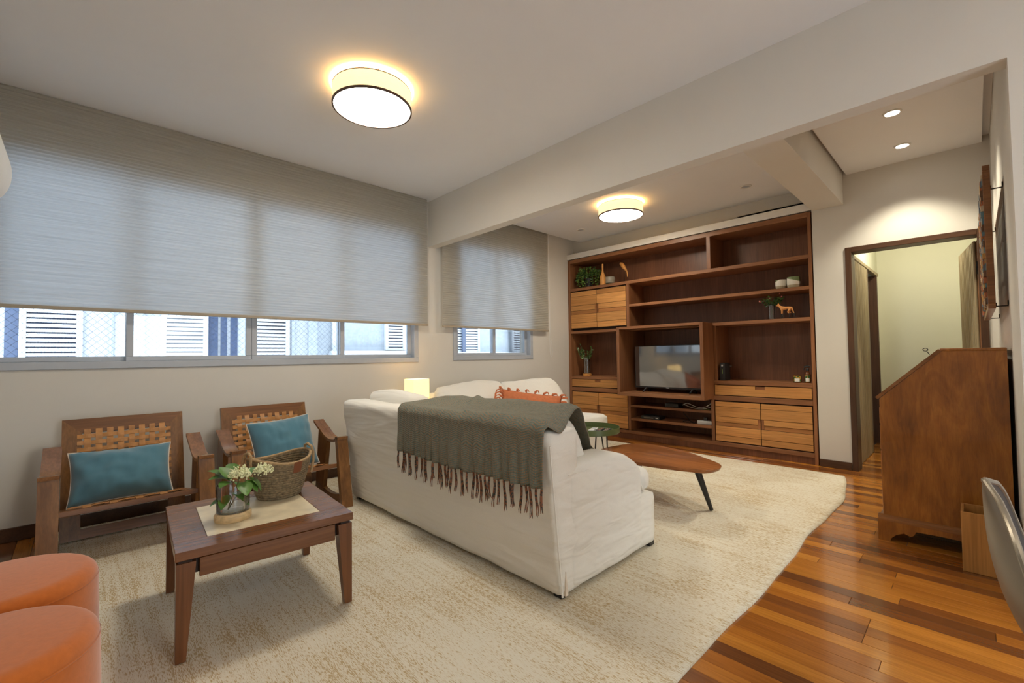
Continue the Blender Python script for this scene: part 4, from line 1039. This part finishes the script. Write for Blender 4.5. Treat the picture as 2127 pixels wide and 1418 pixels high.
def green_table():
    t = thing('tray_table', 'round olive green metal tray table on thin black legs', 'table', (3.29, 2.42, RZ)); R = 0.262; z = 0.455
    lathe('tray', M['green'], t, [(0, z-0.004), (R-0.004, z-0.004), (R, z), (R, z+0.045), (R-0.004, z+0.045), (R-0.004, z+0.002), (0, z+0.002)], 56)
    for k in range(3):
        a = -0.35+k*2*PI/3; c, s = math.cos(a), math.sin(a)
        lg = []
        for w in (-0.045, 0.045): lg.append((0.15*c-w*s, 0.15*s+w*c, z-0.004))
        f = (0.19*c, 0.19*s, 0.006)
        tube('leg', M['black'], t, [lg[0], (f[0]+0.008*s, f[1]-0.008*c, 0.012), f, (f[0]-0.008*s, f[1]+0.008*c, 0.012), lg[1]], 0.006, 8)
    TOP = RZ+z+0.002
    r = thing('air_conditioner_remote', 'white remote control with a small display on the green tray', 'remote control', (3.325, 2.405, TOP+0.0005), math.radians(19))
    box('body', M['whiteplastic'], r, -0.075, 0.075, -0.026, 0.026, 0, 0.018, 0.006, 2, world_=False); box('display', M['alu'], r, 0.0, 0.055, -0.018, 0.018, 0.018, 0.0188, world_=False)
    for k, (x, y, a, lb) in enumerate(((3.345, 2.343, 19, 'black remote control beside the white remote on the green tray'), (3.362, 2.288, 19, 'black remote control nearest the rim of the green tray'))):
        r = thing('remote_control', lb, 'remote control', (x, y, TOP+0.0005), math.radians(a)); box('body', M['blackmat'], r, -0.085, 0.085, -0.022, 0.022, 0, 0.017, 0.006, 2, world_=False)
        for i in range(5):
            for j in (-0.010, 0.0, 0.010): box('button', M['alu' if (i+j*100) % 2 else 'rust'], r, -0.06+i*0.028, -0.048+i*0.028, j-0.003, j+0.003, 0.0165, 0.0185, world_=False)
green_table()

# ------------------------------------------------------------------ poufs
def pouf(x, y, R, H, label):
    t = thing('pouf', label, 'pouf', (x, y, RZ), 0, 'orange poufs'); r = 0.045
    prof = [(0, 0.0), (R-0.01, 0.0), (R, 0.012)]+[(R+0.004*math.sin(PI*k/8), 0.02+(H-r-0.02)*k/8) for k in range(9)]+[(R-r+r*math.cos(a), H-r+r*math.sin(a)) for a in [PI/2*k/8 for k in range(1, 9)]]+[(R*0.5, H+0.006), (0, H+0.009)]
    lathe('cover', M['orange'], t, prof, 72)
    lathe('seam', M['orange'], t, [(R+0.001, H-r-0.003), (R+0.0022, H-r), (R+0.001, H-r+0.003)], 72)
pouf(-0.175, 2.255, 0.235, 0.42, 'round orange felt pouf standing close to the armchair')
pouf(-0.175, 1.765, 0.228, 0.42, 'round orange felt pouf standing further from the armchair')

# ------------------------------------------------------------------ slant front bureau, bin, picture
def bureau():
    X0, X1, YB, YF = 3.575, 4.45, YR+0.018, 0.425
    t = thing('slant_front_bureau', 'antique walnut slant front bureau on bracket feet', 'bureau', (4.0, 0.15, 0)); q = origin(t)
    prof = [(YB, 0.135), (YF, 0.135), (YF, 0.856), (0.138, 1.146), (YB, 1.146)]
    rel = lambda P: [(a-q.y, b-q.z) for a, b in P]
    prism('side_panel', M['desk'], t, rel(prof), 0, X0-q.x, X0+0.022-q.x); prism('side_panel', M['desk'], t, rel(prof), 0, X1-0.022-q.x, X1-q.x)
    box('top', M['desk'], t, X0-0.004, X1+0.004, YB, 0.143, 1.146, 1.162, 0.003)
    box('back', M['desk'], t, X0+0.022, X1-0.022, YB, YB+0.015, 0.135, 1.146)
    n = Vector((0.290, 0.283)).normalized()  # outward normal (y, z) of the slope
    a, b = Vector((0.138, 1.146)), Vector((YF+0.008, 0.852))
    prism('fall_front', M['deskedge'], t, rel([tuple(a), tuple(b), tuple(b+n*0.018), tuple(a+n*0.018)]), 0, X0-0.004-q.x, X1+0.004-q.x)
    z = 0.16
    for k, h in enumerate((0.20, 0.18, 0.16, 0.11)):
        d = box('drawer', M['desk'], t, X0+0.025, X1-0.025, YF-0.02, YF+0.006, z, z+h-0.008, 0.004)
        for x in (X0+0.2, X1-0.2): box('pull', M['chrome'], d, x-0.04, x+0.04, YF+0.006, YF+0.018, z+h/2-0.012, z+h/2+0.004, 0.003)
        z += h
    # plinth moulding and shaped bracket feet
    prism('plinth_moulding', M['deskedge'], t, [(X0-0.026-q.x, 0.118), (X0-0.026-q.x, 0.128), (X0-0.014-q.x, 0.134), (X0-0.012-q.x, 0.142), (X0-q.x, 0.150), (X0+0.01-q.x, 0.150), (X0+0.01-q.x, 0.118)], 1, YB-q.y, YF+0.026-q.y)
    prism('plinth_moulding', M['deskedge'], t, rel([(YF+0.026, 0.118), (YF+0.026, 0.128), (YF+0.014, 0.134), (YF+0.012, 0.142), (YF, 0.150), (YF-0.01, 0.150), (YF-0.01, 0.118)]), 0, X0+0.01-q.x, X1+0.026-q.x)
    def bracket(l0, l1):    # outline along a run from l0 (outer) to l1 with an ogee arch
        L = l1-l0; pts = [(l0, 0.0), (l0, 0.118), (l1, 0.118), (l1, 0.0)]
        arch = [(l1-0.055, 0.0), (l1-0.06, 0.018), (l1-0.085, 0.045), (l1-0.12, 0.062), (l1-0.15, 0.050), (l1-0.165, 0.062), (l1-0.175, 0.085), ((l0+l1)/2, 0.088), (l0+0.175, 0.085), (l0+0.165, 0.062), (l0+0.15, 0.050), (l0+0.12, 0.062), (l0+0.085, 0.045), (l0+0.06, 0.018), (l0+0.055, 0.0)]
        return pts+arch
    prism('bracket_feet', M['desk'], t, rel(bracket(YB, YF+0.026)), 0, X0-0.026-q.x, X0-0.004-q.x)
    prism('bracket_feet', M['desk'], t, [(a-q.x, b) for a, b in bracket(X0-0.0035, X1+0.026)], 1, YF+0.004-q.y, YF+0.026-q.y)
    box('bottom', M['slotdark'], t, X0+0.022, X1-0.022, YB+0.015, YF-0.02, 0.12, 0.135)
    bm = bmesh.new(); k0 = Vector((X0+0.05-q.x, 0.19-q.y, 1.126)); add_tube(bm, [k0, k0+Vector((0, 0.012, 0.02))], 0.002, 6); c = k0+Vector((0, 0.018, 0.03))
    add_tube(bm, [c+Vector((0, 0.011*math.cos(a), 0.009*math.sin(a))) for a in [2*PI*j/12 for j in range(12)]], 0.002, 6, closed=True); from_bm('key', bm, M['metal'], t, 'auto')
bureau()
def waste_bin():
    t = thing('waste_bin', 'slim bamboo waste paper bin in front of the bureau', 'bin', (3.44, 0.0, 0), 0)
    x0, x1, y0, y1, H, w = 3.335, 3.535, -0.105, 0.082, 0.305, 0.012
    def slope(z): return H+(z-3.335)*0.0
    box('wall_board', M['bamboo'], t, x0, x0+w, y0, y1, 0.0, H, 0.002); box('wall_board', M['bamboo'], t, x1-w, x1, y0, y1, 0.0, H, 0.002)
    box('side_board', M['bamboo'], t, x0+w, x1-w, y0, y0+w, 0.0, H, 0.002); box('side_board', M['bamboo'], t, x0+w, x1-w, y1-w, y1, 0.0, H, 0.002)
    box('bottom_board', M['bamboo'], t, x0+w, x1-w, y0+w, y1-w, 0.008, 0.02)
waste_bin()
def picture():
    X0, X1, Z0, Z1, YA, YB = 3.62, 5.08, 1.378, 2.18, -0.086, -0.056
    t = thing('mosaic_panel', 'wood framed mosaic panel held off the wall by black hooks above the bureau', 'wall art', ((X0+X1)/2, YA, Z0))
    f = 0.03
    for a, b, c, d in ((X0, X1, Z0, Z0+f), (X0, X1, Z1-f, Z1)): box('frame_rail', M['deskedge'], t, a, b, YA, YB, c, d, 0.002)
    for a, b in ((X0, X0+f), (X1-f, X1)): box('frame_stile', M['deskedge'], t, a, b, YA, YB, Z0+f, Z1-f, 0.002)
    # mosaic laid in spaced vertical courses, so light falls through between them
    random.seed(5); n = 11; w = (X1-X0-2*f)/n
    for mi in range(6):
        bm = bmesh.new()
        for k in range(n):
            x = X0+f+k*w
            z = Z0+f
            rnd = random.Random(k)
            while z < Z1-f-0.02:
                h = rnd.uniform(0.022, 0.042)
                for j in range(3):
                    c = rnd.randrange(6); dd = rnd.uniform(0.0, 0.006)
                    if c == mi: add_box(bm, x+0.004+j*(w-0.02)/3, x+0.001+(j+1)*(w-0.02)/3, YB-0.016, YB+0.003+1.6*dd, z, min(z+h-0.003, Z1-f))
                z += h
        o = from_bm('mosaic_tiles', bm, M['mosaics'][mi], t); o.location = -origin(t); o['kind'] = 'stuff'
    for z in (1.50, 1.72, 1.94, 2.12): box('batten', M['deskedge'], t, X0+f, X1-f, YB-0.024, YB-0.016, z-0.012, z+0.012)
    q = origin(t)
    for x, z in ((3.66, 2.05), (3.64, 1.39), (5.0, 1.39), (5.0, 2.05)):
        tube('hook', M['metal'], t, [Vector(p)-q for p in ((x, YR+0.002, z+0.03), (x, YR+0.004, z), (x, YA-0.002, z), (x, YA-0.001, z+0.02))], 0.004, 6)
picture()

# ------------------------------------------------------------------ shell dining chair at the edge of the room
def shell_chair():
    t = thing('shell_chair', 'bronze moulded shell dining chair with a dark lining', 'chair', (1.55, -0.30, 0))
    def surf(u, v, o=0.0):     # u across -1..1 (x), v from seat front 0 to the top of the back 1
        if v < 0.45:
            f = v/0.45; y = -0.25+0.39*f; z = 0.455-0.028*math.sin(PI*f*0.6); w = 0.225+0.03*f; ny, nz = 0, 1
        else:
            f = (v-0.45)/0.55; y = 0.14+0.16*(1-(1-f)**2.5); z = 0.4284+0.4116*f**1.35; w = 0.255*math.sqrt(max(0.002, 1-max(0, (f-0.40)/0.60)**2.3)); ny, nz = -min(1, 2.5*f), 1-min(1, 2.5*f)
        e = abs(u)**2.4; b = max(0, (v-0.25)/0.2) if v < 0.45 else 1.0
        return Vector((u*w, y-0.055*e*b*(w/0.255)+o*ny, z+0.04*e*(1-v)+o*nz))
    n, m = 28, 44
    for nm, off, mt_ in (('shell', 0.0, 'bronze'), ('lining', 0.009, 'bronze_in')):
        bm = bmesh.new(); A = [[bm.verts.new(surf(-1+2*i/n, j/m, off)) for i in range(n+1)] for j in range(m+1)]
        for j in range(m):
            for i in range(n): bm.faces.new((A[j][i], A[j][i+1], A[j+1][i+1], A[j+1][i]))
        from_bm(nm, bm, M[mt_], t, True)
    rim = [surf(-1, j/m, 0.0045) for j in range(m+1)]+[surf(-1+2*i/n, 1, 0.0045) for i in range(1, n)]+[surf(1, 1-j/m, 0.0045) for j in range(m+1)]+[surf(1-2*i/n, 0, 0.0045) for i in range(1, n)]
    tube('rim', M['bronze_rim'], t, rim, 0.0062, 8, True)
    for x, y in ((-0.19, -0.2), (0.19, -0.2), (-0.19, 0.14), (0.19, 0.14)):
        tube('leg', M['black'], t, [(x*0.55, y*0.4, 0.425), (x, y, 0.0)], [0.012, 0.009], 10)
    tube('spider', M['black'], t, [(-0.10, -0.08, 0.42), (0.10, 0.056, 0.42)], 0.008, 8)
shell_chair()

# ------------------------------------------------------------------ split air conditioner on the left wall
def air_con():
    y0, y1 = 2.15, 2.93
    t = thing('air_conditioner', 'white split air conditioner on the wall beside the long window', 'air conditioner', (XW, 2.5, 1.75)); q = origin(t)
    prof = [(XW+0.004, 1.86), (XW+0.07, 1.825), (XW+0.225, 1.832)]+[(XW+0.15+0.125*math.cos(a), 1.975+0.165*math.sin(a)) for a in [math.radians(-58+11*k) for k in range(14)]]+[(XW+0.13, 2.142), (XW+0.004, 2.145)]
    prism('body', M['whiteplastic'], t, [(a-q.x, b-q.z) for a, b in prof], 1, y0-q.y, y1-q.y, 'auto')
    box('air_outlet', M['blackmat'], t, XW+0.08, XW+0.205, y0+0.05, y1-0.05, 1.812, 1.822)
    box('louvre', M['whiteplastic'], t, XW+0.10, XW+0.20, y0+0.05, y1-0.05, 1.806, 1.811)
air_con()

# ------------------------------------------------------------------ ornaments on the bookcase
def foliage(name, mat_list, parent, pts, L, w, seed, kind='stuff'):
    """many small leaves in one mesh per tint"""
    random.seed(seed); out = []
    for mi, mat in enumerate(mat_list):
        bm = bmesh.new()
        for k, (p, d) in enumerate(pts):
            if k % len(mat_list) != mi: continue
            d = Vector(d).normalized(); s = d.cross(Vector((random.uniform(-1, 1), random.uniform(-1, 1), random.uniform(-1, 1)))).normalized(); l = L*random.uniform(0.7, 1.2); ww = w*random.uniform(0.7, 1.2)
            nz = d.cross(s)*ww*0.2; p = Vector(p)
            v = [bm.verts.new(q) for q in (p, p+d*l*0.3+s*ww*0.5+nz, p+d*l*0.75+s*ww*0.4+nz, p+d*l, p+d*l*0.75-s*ww*0.4+nz, p+d*l*0.3-s*ww*0.5+nz, p+d*l*0.5)]
            for i in range(6): bm.faces.new((v[i], v[(i+1) % 6], v[6]))
        o = from_bm(name, bm, mat, parent); o['kind'] = kind; out.append(o)
    return out
def ornaments():
    S1, S2, S3, SL, SR = 2.1605, 1.8365, 1.5125, 0.8355, 0.8305; X = 5.50
    # ivy
    t = thing('trailing_ivy', 'trailing ivy in a dark pot on the top shelf of the bookcase', 'plant', (5.56, 4.06, S1))
    lathe('pot', M['blackmat'], t, [(0, 0), (0.05, 0), (0.07, 0.14), (0.062, 0.14), (0.048, 0.02), (0, 0.02)], 24)
    rnd = random.Random(4); pts = []
    for k in range(46):
        a = rnd.uniform(0, 2*PI); R = rnd.uniform(0.10, 0.205); top = rnd.uniform(0.20, 0.31); drop = rnd.uniform(0.03, 0.12)
        pth = []
        for i in range(16):
            f = i/15; r = R*math.sin(min(1, f*1.35)*PI/2); z = 0.14+(top-0.14)*math.sin(min(1, f*2.2)*PI/2) if f < 0.45 else top-(top-drop)*((f-0.45)/0.55)**1.4
            x_ = max(-0.148, min(0.2, r*math.cos(a)*0.85)); y_ = max(-0.22, min(0.205, r*math.sin(a)*1.15)); pth.append(Vector((x_, y_, max(0.012, z))))
        for i in range(2, 16):
            for c in range(2): pts.append((pth[i], (rnd.uniform(-1, 1)+(-0.5), rnd.uniform(-1, 1), rnd.uniform(-0.7, 0.6))))
    foliage('foliage', [M['leafdark'], M['leaf'], M['leafdark'], M['leaflime'], M['leafdark'], M['leaf'], M['leaflime']], t, [(p, d) for p, d in pts if -0.165 < p.x], 0.024, 0.02, 2)
    # turned wooden bottle
    o = lathe('wooden_bottle', M['beech'], None, [(0, 0), (0.038, 0), (0.040, 0.01), (0.041, 0.10), (0.038, 0.125), (0.022, 0.165), (0.013, 0.20), (0.011, 0.24), (0.013, 0.305), (0.0, 0.305)], 28); o.location = (5.44, 3.72, S1); tag(o, 'slender turned wooden bottle beside the ivy', 'bottle')
    t = thing('patterned_pot', 'small round pot with a black and cream pattern beside the wooden bottle', 'pot', (5.56, 3.685, S1))
    lathe('pattern_band', M['patpot'], t, [(0.070, 0.028), (0.080, 0.05), (0.080, 0.10), (0.073, 0.118)], 40, uv=True)
    lathe('foot', M['potgreen'], t, [(0, 0), (0.052, 0), (0.058, 0.02), (0.070, 0.028), (0, 0.028)], 32); lathe('lid', M['potgreen'], t, [(0.073, 0.118), (0.068, 0.121), (0, 0.121)], 32)
    t = thing('wooden_bird', 'wooden bird figure on a thin metal rod on the top shelf', 'figurine', (5.50, 3.40, S1))
    lathe('stand', M['metal'], t, [(0, 0), (0.022, 0), (0.022, 0.004), (0, 0.004)], 20); tube('rod', M['metal'], t, [(0, 0, 0.004), (0, 0, 0.20)], 0.0028, 6)
    tube('body', M['beech'], t, [(0, 0.062, 0.262), (0, 0.055, 0.275), (0, 0.04, 0.268), (0, 0.02, 0.238), (0, -0.003, 0.205), (0, -0.028, 0.175), (0, -0.043, 0.145), (0, -0.048, 0.11), (0, -0.049, 0.075)], [0.012, 0.02, 0.025, 0.029, 0.024, 0.014, 0.009, 0.008, 0.007], 14)
    tube('beak', M['metal'], t, [(0, 0.068, 0.262), (0, 0.084, 0.254)], [0.005, 0.001], 6)
    # two cups
    cups = two_tone('green_white_glaze', (0.74, 0.71, 0.62), (0.17, 0.22, 0.09), 0.085, -0.35, (0.032, (0.42, 0.37, 0.25))), two_tone('white_green_glaze', (0.74, 0.71, 0.62), (0.17, 0.22, 0.09), 0.098, 0.4, (0.032, (0.42, 0.37, 0.25)))
    for (y, R, H, m, lb) in ((1.447, 0.054, 0.098, cups[1], 'smaller green and cream ceramic cup on the shelf'), (1.328, 0.062, 0.115, cups[0], 'larger green and cream ceramic cup on the shelf')):
        o = lathe('ceramic_cup', m, None, [(0, 0), (R*0.80, 0), (R*0.92, 0.012), (R, H*0.5), (R*0.95, H), (R*0.89, H), (R*0.93, H*0.5), (R*0.84, 0.018), (0, 0.018)], 36); o.location = (5.475, y, S2); tag(o, lb, 'cup')
    # flowering sprig in clear vase
    t = thing('bud_vase', 'narrow clear glass vase with a dark leafy sprig and pink buds', 'vase', (5.47, 1.545, S3))
    lathe('glass', M['vaseglass'], t, [(0, 0.002), (0.032, 0.002), (0.030, 0.16), (0.027, 0.16), (0.028, 0.012), (0, 0.012)], 28)
    pts = []; rnd = random.Random(9)
    for k in range(12):
        a = rnd.uniform(0, 2*PI); tip = Vector((0.06*math.cos(a), 0.115*math.sin(a), rnd.uniform(0.19, 0.275)))
        for i in range(9):
            f = 0.35+0.65*i/8; p = Vector((0, 0, 0.13)).lerp(tip, f)
            for c in range(2): pts.append((p, (rnd.uniform(-1, 1), rnd.uniform(-1, 1), rnd.uniform(-0.6, 0.8))))
    foliage('foliage', [M['leafdark'], M['leafdark'], M['leaf']], t, pts, 0.028, 0.014, 3)
    bm = bmesh.new()
    for k in range(7): a = rnd.uniform(0, 2*PI); bmesh.ops.create_icosphere(bm, subdivisions=1, radius=0.007, matrix=Matrix.Translation((-0.03, 0.11*math.sin(a), 0.20+0.08*rnd.random())))
    from_bm('bud', bm, M['pinkbud'], t)['kind'] = 'stuff'
    bm = bmesh.new()
    for k in range(5): add_tube(bm, [(0.012*math.cos(k*1.3), 0.012*math.sin(k*1.3), 0.015), (0.01*math.cos(k*1.3+2), 0.01*math.sin(k*1.3+2), 0.15), (0.02*math.cos(k*2.0), 0.04*math.sin(k*2.0), 0.21)], 0.0022, 5)
    from_bm('stem', bm, M['stem'], t)
    # maned wolf figurine: one continuous skinned body, facing +y
    t = thing('wolf_figurine', 'long legged orange wolf figurine with dark legs beside the bud vase', 'figurine', (5.455, 1.405, S3))
    J = {'hip': ((0, -0.040, 0.118), 0.017), 'belly': ((0, -0.005, 0.112), 0.0155), 'chest': ((0, 0.030, 0.113), 0.020), 'neck': ((0, 0.052, 0.133), 0.012), 'head': ((0, 0.070, 0.150), 0.0115), 'snout': ((0, 0.088, 0.143), 0.005),
         'rump': ((0, -0.056, 0.115), 0.011), 'tail1': ((0, -0.066, 0.085), 0.006), 'tail2': ((0, -0.078, 0.045), 0.006), 'tail3': ((0, -0.086, 0.012), 0.003)}
    for s, n in ((-1, 'l'), (1, 'r')):
        o_ = 0.006*s
        J.update({'sh'+n: ((0.010*s, 0.034, 0.098), 0.011), 'kn'+n: ((0.010*s, 0.036+o_, 0.055), 0.0058), 'wr'+n: ((0.010*s, 0.033+1.8*o_, 0.012), 0.0045), 'fo'+n: ((0.010*s, 0.040+1.8*o_, 0.003), 0.004),
                  'th'+n: ((0.010*s, -0.040, 0.098), 0.013), 'st'+n: ((0.010*s, -0.026-o_, 0.068), 0.0075), 'ho'+n: ((0.010*s, -0.050-1.6*o_, 0.042), 0.0048), 'pa'+n: ((0.010*s, -0.046-1.6*o_, 0.008), 0.0042), 'toe'+n: ((0.010*s, -0.038-1.6*o_, 0.003), 0.004), 'ear'+n: ((0.007*s, 0.064, 0.170), 0.0025)})
    E = [('hip', 'belly'), ('belly', 'chest'), ('chest', 'neck'), ('neck', 'head'), ('head', 'snout'), ('hip', 'rump'), ('rump', 'tail1'), ('tail1', 'tail2'), ('tail2', 'tail3')]
    for n in 'lr': E += [('chest', 'sh'+n), ('sh'+n, 'kn'+n), ('kn'+n, 'wr'+n), ('wr'+n, 'fo'+n), ('hip', 'th'+n), ('th'+n, 'st'+n), ('st'+n, 'ho'+n), ('ho'+n, 'pa'+n), ('pa'+n, 'toe'+n), ('head', 'ear'+n)]
    ks = list(J); me = bpy.data.meshes.new('body'); me.from_pydata([J[k][0] for k in ks], [(ks.index(a), ks.index(b)) for a, b in E], [])
    o = finish('body', me, two_tone('wolf_fur', (0.025, 0.02, 0.018), (0.70, 0.30, 0.085), 0.056, 0.0), t)
    o.modifiers.new('skin', 'SKIN')
    for i, k in enumerate(ks): sv = me.skin_vertices[0].data[i]; sv.radius = (J[k][1], J[k][1]); sv.use_root = (k == 'hip')
    sm = o.modifiers.new('smooth', 'SUBSURF'); sm.levels = 2; sm.render_levels = 2
    box('mane', M['black'], t, -0.003, 0.003, 0.030, 0.056, 0.132, 0.146, 0.002, world_=False); box('nose', M['black'], t, -0.003, 0.003, 0.0865, 0.0925, 0.141, 0.147, 0.002, world_=False)
    # left niche vase
    t = thing('glass_vase', 'clear glass vase on a turned wooden base with pale leafy sprigs', 'vase', (5.50, 4.075, SL))
    lathe('base', M['beech'], t, [(0, 0), (0.066, 0), (0.066, 0.03), (0.058, 0.036), (0, 0.036)], 32)
    lathe('glass', M['vaseglass'], t, [(0, 0.038), (0.050, 0.038), (0.050, 0.275), (0.047, 0.275), (0.047, 0.044), (0, 0.044)], 32)
    pts = []; rnd = random.Random(3); bm = bmesh.new()
    for dx, dy, dz in ((-0.03, 0.16, 0.42), (0.0, 0.11, 0.46), (-0.02, 0.05, 0.40), (0.0, -0.03, 0.36), (-0.02, -0.10, 0.36), (0.01, -0.08, 0.41), (-0.04, 0.09, 0.38)):
        add_tube(bm, [(0.0, 0.0, 0.05), (dx*0.2, dy*0.2, 0.2), (dx, dy, dz)], 0.0025, 5)
        for i in range(12):
            f = 0.3+0.7*i/11; p = Vector((dx*0.2, dy*0.2, 0.2)).lerp(Vector((dx, dy, dz)), f)
            for c in range(2): pts.append((p, (rnd.uniform(-1, 1), rnd.uniform(-1, 1)+dy*3, rnd.uniform(0.0, 1.0))))
    from_bm('stem', bm, M['stem'], t); foliage('foliage', [M['leafgrey'], M['leaf'], M['leafdark']], t, pts, 0.038, 0.020, 6)
    # router, candle, spray bottle
    t = thing('router', 'upright black router box in the niche beside the television', 'router', (5.50, 2.075, SR))
    box('body', M['blackmat'], t, 5.435, 5.60, 2.045, 2.105, SR, SR+0.205, 0.006, 2); box('front_label', M['alu'], t, 5.434, 5.436, 2.066, 2.086, SR+0.165, SR+0.185); box('status_light', M['leaflime'], t, 5.434, 5.436, 2.072, 2.079, SR+0.08, SR+0.13)
    tube('connector', M['chrome'], t, [Vector(p)-origin(t) for p in ((5.59, 2.045, SR+0.165), (5.59, 2.025, SR+0.165))], 0.006, 8)
    t = thing('candle_jar', 'amber candle jar with a white label by the spray bottle', 'candle', (5.45, 1.315, SR))
    lathe('jar', M['amber'], t, [(0, 0), (0.036, 0), (0.038, 0.004), (0.038, 0.078), (0.035, 0.078), (0.034, 0.05), (0, 0.05)], 32)
    def wrap(name, mat, R, z0, z1, a0, a1):
        bm = bmesh.new(); A = []
        for k in range(13):
            a = a0+(a1-a0)*k/12; A.append([bm.verts.new((r*math.cos(a), r*math.sin(a), z)) for r, z in ((R, z0), (R+0.0008, z0), (R+0.0008, z1), (R, z1))])
        for k in range(12):
            for j in range(4): bm.faces.new((A[k][j], A[k][(j+1) % 4], A[k+1][(j+1) % 4], A[k+1][j]))
        bm.faces.new(A[0]); bm.faces.new(A[-1][::-1]); return from_bm(name, bm, mat, t, 'auto')
    wrap('fruit_print', M['label'], 0.0382, 0.008, 0.072, PI-0.75, PI+1.15); wrap('label', M['hook'], 0.0391, 0.012, 0.045, PI-0.45, PI+0.75)
    t = thing('spray_bottle', 'dark amber spray bottle with a black trigger head', 'bottle', (5.45, 1.222, SR))
    lathe('bottle', M['amber'], t, [(0, 0), (0.026, 0), (0.028, 0.005), (0.028, 0.085), (0.020, 0.105), (0.011, 0.115), (0.011, 0.13), (0, 0.13)], 28)
    wrap('fruit_print', M['label'], 0.0282, 0.01, 0.08, PI-0.75, PI+1.15); wrap('label', M['hook'], 0.0291, 0.014, 0.05, PI-0.45, PI+0.75)
    lathe('collar', M['blackmat'], t, [(0, 0.125), (0.014, 0.125), (0.014, 0.145), (0.008, 0.155), (0, 0.155)], 20)
    tube('trigger_head', M['blackmat'], t, [(0, -0.022, 0.168), (0, 0.0, 0.172), (0, 0.03, 0.168)], [0.007, 0.010, 0.006], 10); tube('trigger', M['blackmat'], t, [(0, 0.016, 0.166), (0, 0.030, 0.150), (0, 0.032, 0.132)], [0.004, 0.004, 0.003], 8)
    # media boxes, cables, power strip
    t = thing('media_player', 'small black media box with a blue light on the open shelf', 'media box', (5.47, 2.71, 0.4685)); box('body', M['blackmat'], t, 5.42, 5.56, 2.62, 2.80, 0.4685, 0.520, 0.008, 2); box('status_light', M['teal'], t, 5.4185, 5.4205, 2.785, 2.792, 0.495, 0.502)
    t = thing('cable_box', 'flat black cable box on the lower open shelf', 'media box', (5.47, 3.0, 0.2915)); box('body', M['blackmat'], t, 5.42, 5.58, 2.88, 3.14, 0.2915, 0.335, 0.006, 2); box('display', M['screen'], t, 5.4185, 5.4205, 2.96, 3.10, 0.30, 0.32); box('badge', M['hook'], t, 5.4185, 5.4205, 2.90, 2.93, 0.308, 0.318)
    t = thing('power_strip', 'white power strip with a black plug on the lower open shelf', 'power strip', (5.50, 2.32, 0.2915)); box('body', M['whiteplastic'], t, 5.46, 5.51, 2.215, 2.40, 0.2915, 0.335, 0.006, 2); box('plug', M['blackmat'], t, 5.455, 5.495, 2.28, 2.32, 0.336, 0.375, 0.006, 2)
    def cable(lb, mat, pts, r=0.0035):
        P = [Vector(p) for p in pts]; n = len(P); out = []
        for k in range(n-1):
            p0, p1, p2, p3 = P[max(k-1, 0)], P[k], P[k+1], P[min(k+2, n-1)]
            for f in (0, 0.2, 0.4, 0.6, 0.8): out.append(0.5*((2*p1)+(p2-p0)*f+(2*p0-5*p1+4*p2-p3)*f*f+(3*p1-p0-3*p2+p3)*f**3))
        out.append(P[-1]); tag(tube('cable', mat, None, out, r, 6), lb, 'cable')
    cable('white cable looping down beside the black media box', M['whiteplastic'], [(5.50, 2.60, 0.50), (5.47, 2.52, 0.53), (5.46, 2.42, 0.50), (5.46, 2.33, 0.49), (5.47, 2.25, 0.53), (5.50, 2.22, 0.58)])
    cable('second white cable lying under the television niche', M['whiteplastic'], [(5.50, 2.58, 0.51), (5.45, 2.46, 0.485), (5.44, 2.34, 0.475), (5.46, 2.24, 0.50), (5.55, 2.215, 0.53)])
    cable('yellow cable lying on the upper open shelf', M['leaflime'], [(5.50, 2.46, 0.473), (5.47, 2.36, 0.4725), (5.48, 2.26, 0.473), (5.55, 2.22, 0.474)], 0.003)
    cable('black coiled cable beside the white power strip', M['blackmat'], [(5.56, 2.62, 0.40), (5.52, 2.55, 0.35), (5.47, 2.47, 0.296), (5.46, 2.42, 0.30), (5.50, 2.52, 0.31), (5.50, 2.60, 0.2965), (5.47, 2.50, 0.2955), (5.52, 2.42, 0.30)], 0.003)
ornaments()
